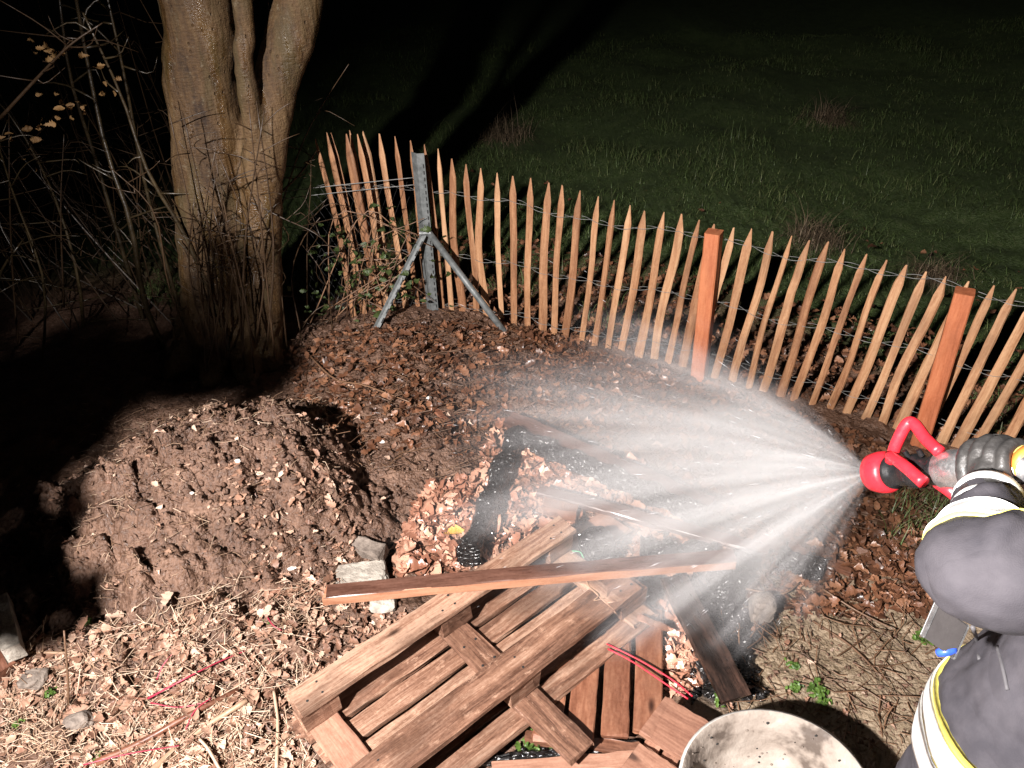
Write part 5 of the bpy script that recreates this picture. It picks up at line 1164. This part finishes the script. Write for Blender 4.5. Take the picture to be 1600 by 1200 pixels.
# ------------------------------------------------------------------ water spray
tipp = NZ + axn * 0.012
SA = (Vector((0.38, 2.56, 0.09)) - tipp).normalized()
Xs = SA; Ys = Vector((0, 0, 1)).cross(Xs).normalized(); Zs = Xs.cross(Ys)
SM = Matrix.Identity(4)
for i in range(3): SM[i][0] = Xs[i]; SM[i][1] = Ys[i]; SM[i][2] = Zs[i]; SM[i][3] = tipp[i]
spray = thing('water_spray', tuple(tipp), 'wide fan of white water spray bursting from the red nozzle', 'water spray')
def spray_mat():
    mt = bpy.data.materials.new('water spray'); mt.use_nodes = True; t = mt.node_tree
    for nn in list(t.nodes):
        if nn.type != 'OUTPUT_MATERIAL': t.nodes.remove(nn)
    out = [nn for nn in t.nodes if nn.type == 'OUTPUT_MATERIAL'][0]
    tc = t.nodes.new('ShaderNodeTexCoord'); P = tc.outputs['Object']
    ln = t.nodes.new('ShaderNodeVectorMath'); ln.operation = 'LENGTH'; t.links.new(P, ln.inputs[0]); r = ln.outputs['Value']
    # the jets sag under their own weight
    upl = SM.to_3x3().transposed() @ Vector((0, 0, 1))
    sg = t.nodes.new('ShaderNodeVectorMath'); sg.operation = 'SCALE'; sg.inputs[0].default_value = upl; t.links.new(math_n(t, 'MULTIPLY', math_n(t, 'MULTIPLY', r, r), 0.07), sg.inputs['Scale'])
    ad = t.nodes.new('ShaderNodeVectorMath'); t.links.new(P, ad.inputs[0]); t.links.new(sg.outputs[0], ad.inputs[1]); P = ad.outputs[0]
    nm = t.nodes.new('ShaderNodeVectorMath'); nm.operation = 'NORMALIZE'; t.links.new(P, nm.inputs[0])
    sx = t.nodes.new('ShaderNodeSeparateXYZ'); t.links.new(nm.outputs[0], sx.inputs[0])
    ang = math_n(t, 'ARCCOSINE', sx.outputs[0])
    # ragged rim, jets radiating from the outlet, thinning with distance
    n1 = noise(t, nm.outputs[0], 5.5, 2, 0.5); n2 = noise(t, nm.outputs[0], 17, 1, 0.5)
    rim = math_n(t, 'ADD', ang, math_n(t, 'MULTIPLY', math_n(t, 'SUBTRACT', n1, 0.5), 0.40))
    mr = t.nodes.new('ShaderNodeMapRange'); mr.interpolation_type = 'SMOOTHSTEP'; mr.inputs[1].default_value = 0.36; mr.inputs[2].default_value = 0.56; mr.inputs[3].default_value = 1; mr.inputs[4].default_value = 0
    t.links.new(rim, mr.inputs[0])
    jets = ramp(t, n2, [(0.38, (0.22,) * 3), (0.62, (1,) * 3)]).outputs[0]
    jets2 = ramp(t, noise(t, nm.outputs[0], 8, 1, 0.5), [(0.36, (0.25,) * 3), (0.60, (1,) * 3)]).outputs[0]
    fall = math_n(t, 'POWER', math_n(t, 'ADD', r, 0.30), -1.0)
    mr2 = t.nodes.new('ShaderNodeMapRange'); mr2.interpolation_type = 'SMOOTHSTEP'; mr2.inputs[1].default_value = 1.1; mr2.inputs[2].default_value = 2.35; mr2.inputs[3].default_value = 1; mr2.inputs[4].default_value = 0
    t.links.new(r, mr2.inputs[0])
    d = math_n(t, 'MULTIPLY', math_n(t, 'MULTIPLY', mr.outputs[0], fall), math_n(t, 'MULTIPLY', math_n(t, 'MULTIPLY', jets, jets2), mr2.outputs[0]))
    fine = ramp(t, noise(t, nm.outputs[0], 45, 1, 0.5), [(0.38, (0.8,) * 3), (0.64, (1.15,) * 3)]).outputs[0]
    d = math_n(t, 'MULTIPLY', d, fine)
    d = math_n(t, 'MULTIPLY', d, 2.9)
    vsn = t.nodes.new('ShaderNodeVolumeScatter'); vsn.inputs['Color'].default_value = (0.88, 0.86, 0.88, 1); vsn.inputs['Anisotropy'].default_value = -0.15
    t.links.new(d, vsn.inputs['Density']); t.links.new(vsn.outputs[0], out.inputs['Volume'])
    return mt
prof = [(0.0, 0.012), (0.10, 0.10), (0.5, 0.42), (1.2, 0.95), (1.9, 1.25), (2.5, 1.1), (2.75, 0.5)]
Vv = []; Ff = []; nn = 32
for (a, b) in prof:
    for k in range(nn): Vv.append((a, b * math.cos(2 * math.pi * k / nn), b * math.sin(2 * math.pi * k / nn)))
for i in range(len(prof) - 1):
    for k in range(nn): k2 = (k + 1) % nn; Ff.append((i*nn + k, i*nn + k2, i*nn + nn + k2, i*nn + nn + k))
Ff.append(tuple(reversed(range(nn)))); Ff.append(tuple(range((len(prof) - 1) * nn, len(prof) * nn)))
mist = obj('mist', mesh_from('mist', Vv, Ff), spray_mat(), spray, SM); tag(mist, kind='stuff')
bm_ = bmesh.new(); bm_.from_mesh(mist.data); bmesh.ops.recalc_face_normals(bm_, faces=bm_.faces); bm_.to_mesh(mist.data); bm_.free()
# single droplets flung along the jets
def drop_mat():
    mt, t, b = new_mat('water drops'); b.inputs['Base Color'].default_value = (0.9, 0.92, 0.95, 1); b.inputs['Roughness'].default_value = 0.15; b.inputs['Alpha'].default_value = 0.45
    return mt
nd = 260; an = np.abs(rg.normal(0.42, 0.12, nd)); ph = rg.random(nd) * 6.283; rad = 0.15 + 2.1 * rg.random(nd) ** 0.8
dl = np.stack([np.cos(an), np.sin(an) * np.cos(ph), np.sin(an) * np.sin(ph)], 1); L = 0.012 + 0.03 * rg.random(nd); wd = 0.0005 + 0.0005 * rg.random(nd)
pc = dl * rad[:, None]; s1 = np.cross(dl, np.array([0.1, 0.3, 0.9])); s1 /= np.linalg.norm(s1, axis=1)[:, None]; s2 = np.cross(dl, s1)
Vd = np.stack([pc - dl * L[:, None], pc + s1 * wd[:, None], pc - s1 * 0.5 * wd[:, None] + s2 * 0.87 * wd[:, None], pc - s1 * 0.5 * wd[:, None] - s2 * 0.87 * wd[:, None], pc + dl * L[:, None]], 1)
wz = (np.array(SM)[:3, :3] @ pc.T).T + np.array(SM)[:3, 3]
Vd = Vd[(wz[:, 2] > 0.03) & (wz[:, 1] < 3.2) & (an < 0.6)]; nd = len(Vd)
fd = np.array([(0, 1, 2), (0, 2, 3), (0, 3, 1), (4, 2, 1), (4, 3, 2), (4, 1, 3)])
dr = obj('droplets', mesh_from('droplets', Vd.reshape(-1, 3), (fd[None] + (np.arange(nd) * 5)[:, None, None]).reshape(-1, 3)), drop_mat(), spray, SM); tag(dr, kind='stuff')

# ------------------------------------------------------------------ evergreen bush left of the photographer (shades heap and tree foot)
bush = thing('evergreen_bush', (-2.6, 1.0, 0), 'tall evergreen bush standing out of frame left of the soil heap', 'bush')
targets = []
def shade(px, py, z, Y0, rad, n):
    tgt = G(px, py, z) if Y0 is None else V(px, py, Y0)
    s = (1.0 - LIGHT.y) / (tgt.y - LIGHT.y); targets.append((LIGHT.lerp(tgt, s), rad, n))
for (px, py) in ((20, 960), (90, 900), (60, 850), (140, 800), (100, 690), (30, 900), (170, 745), (-20, 800), (-60, 900), (20, 680), (110, 950), (10, 745), (20, 820), (60, 660), (130, 645), (-30, 700), (-30, 960), (10, 860)): shade(px, py, 0.12, None, 0.085, 60)
for (px, py) in ((30, 620), (110, 600), (190, 590), (260, 585), (330, 590), (410, 600), (70, 560), (150, 555), (230, 550), (310, 555), (390, 565), (450, 580)): shade(px, py, 0.0, None, 0.075, 60)
for (px, py) in ((300, 520), (350, 500), (400, 520), (360, 440), (400, 460), (270, 480), (200, 500), (120, 500), (60, 480), (340, 410), (240, 450), (160, 440), (390, 430)): shade(px, py, None, 3.85, 0.08, 12)
PP = []; 
for c, rad, n_ in targets:
    q = rg.normal(0, 1, (n_, 3)); q /= np.linalg.norm(q, axis=1)[:, None]; PP.append(np.array(c) + q * (rad * rg.random((n_, 1)) ** 0.33))
q = rg.normal(0, 1, (1500, 3)); q /= np.linalg.norm(q, axis=1)[:, None]; PP.append(np.array([-2.5, 1.0, 1.3]) + q * np.array([0.42, 0.4, 0.85]) * rg.random((1500, 1)) ** 0.33)
PP = np.vstack(PP); v, f = leaf_cloud(PP, 0.05 + 0.04 * rg.random(len(PP)), 1.2, rg)
tag(obj('crown', mesh_from('crown', v, f), M['leaf_green'], bush), kind='stuff')
out = []
st = Vector((-2.55, 1.0, -0.02)); out.append(tube([st, Vector((-2.5, 1.0, 0.8)), Vector((-2.45, 1.0, 1.6)), Vector((-2.4, 1.0, 2.1))], [0.05, 0.04, 0.03, 0.015], 8, 14))
for c, rad, n_ in targets:
    s0 = Vector((-2.48, 1.0, max(0.5, c.z - 0.35))); out.append(tube([s0, s0.lerp(c, 0.5) + Vector((0, 0, 0.05)), c], [0.014, 0.009, 0.004], 5, 8))
v, f = merge(out); obj('trunk', mesh_from('trunk', v, f, True), M['twig'], bush)
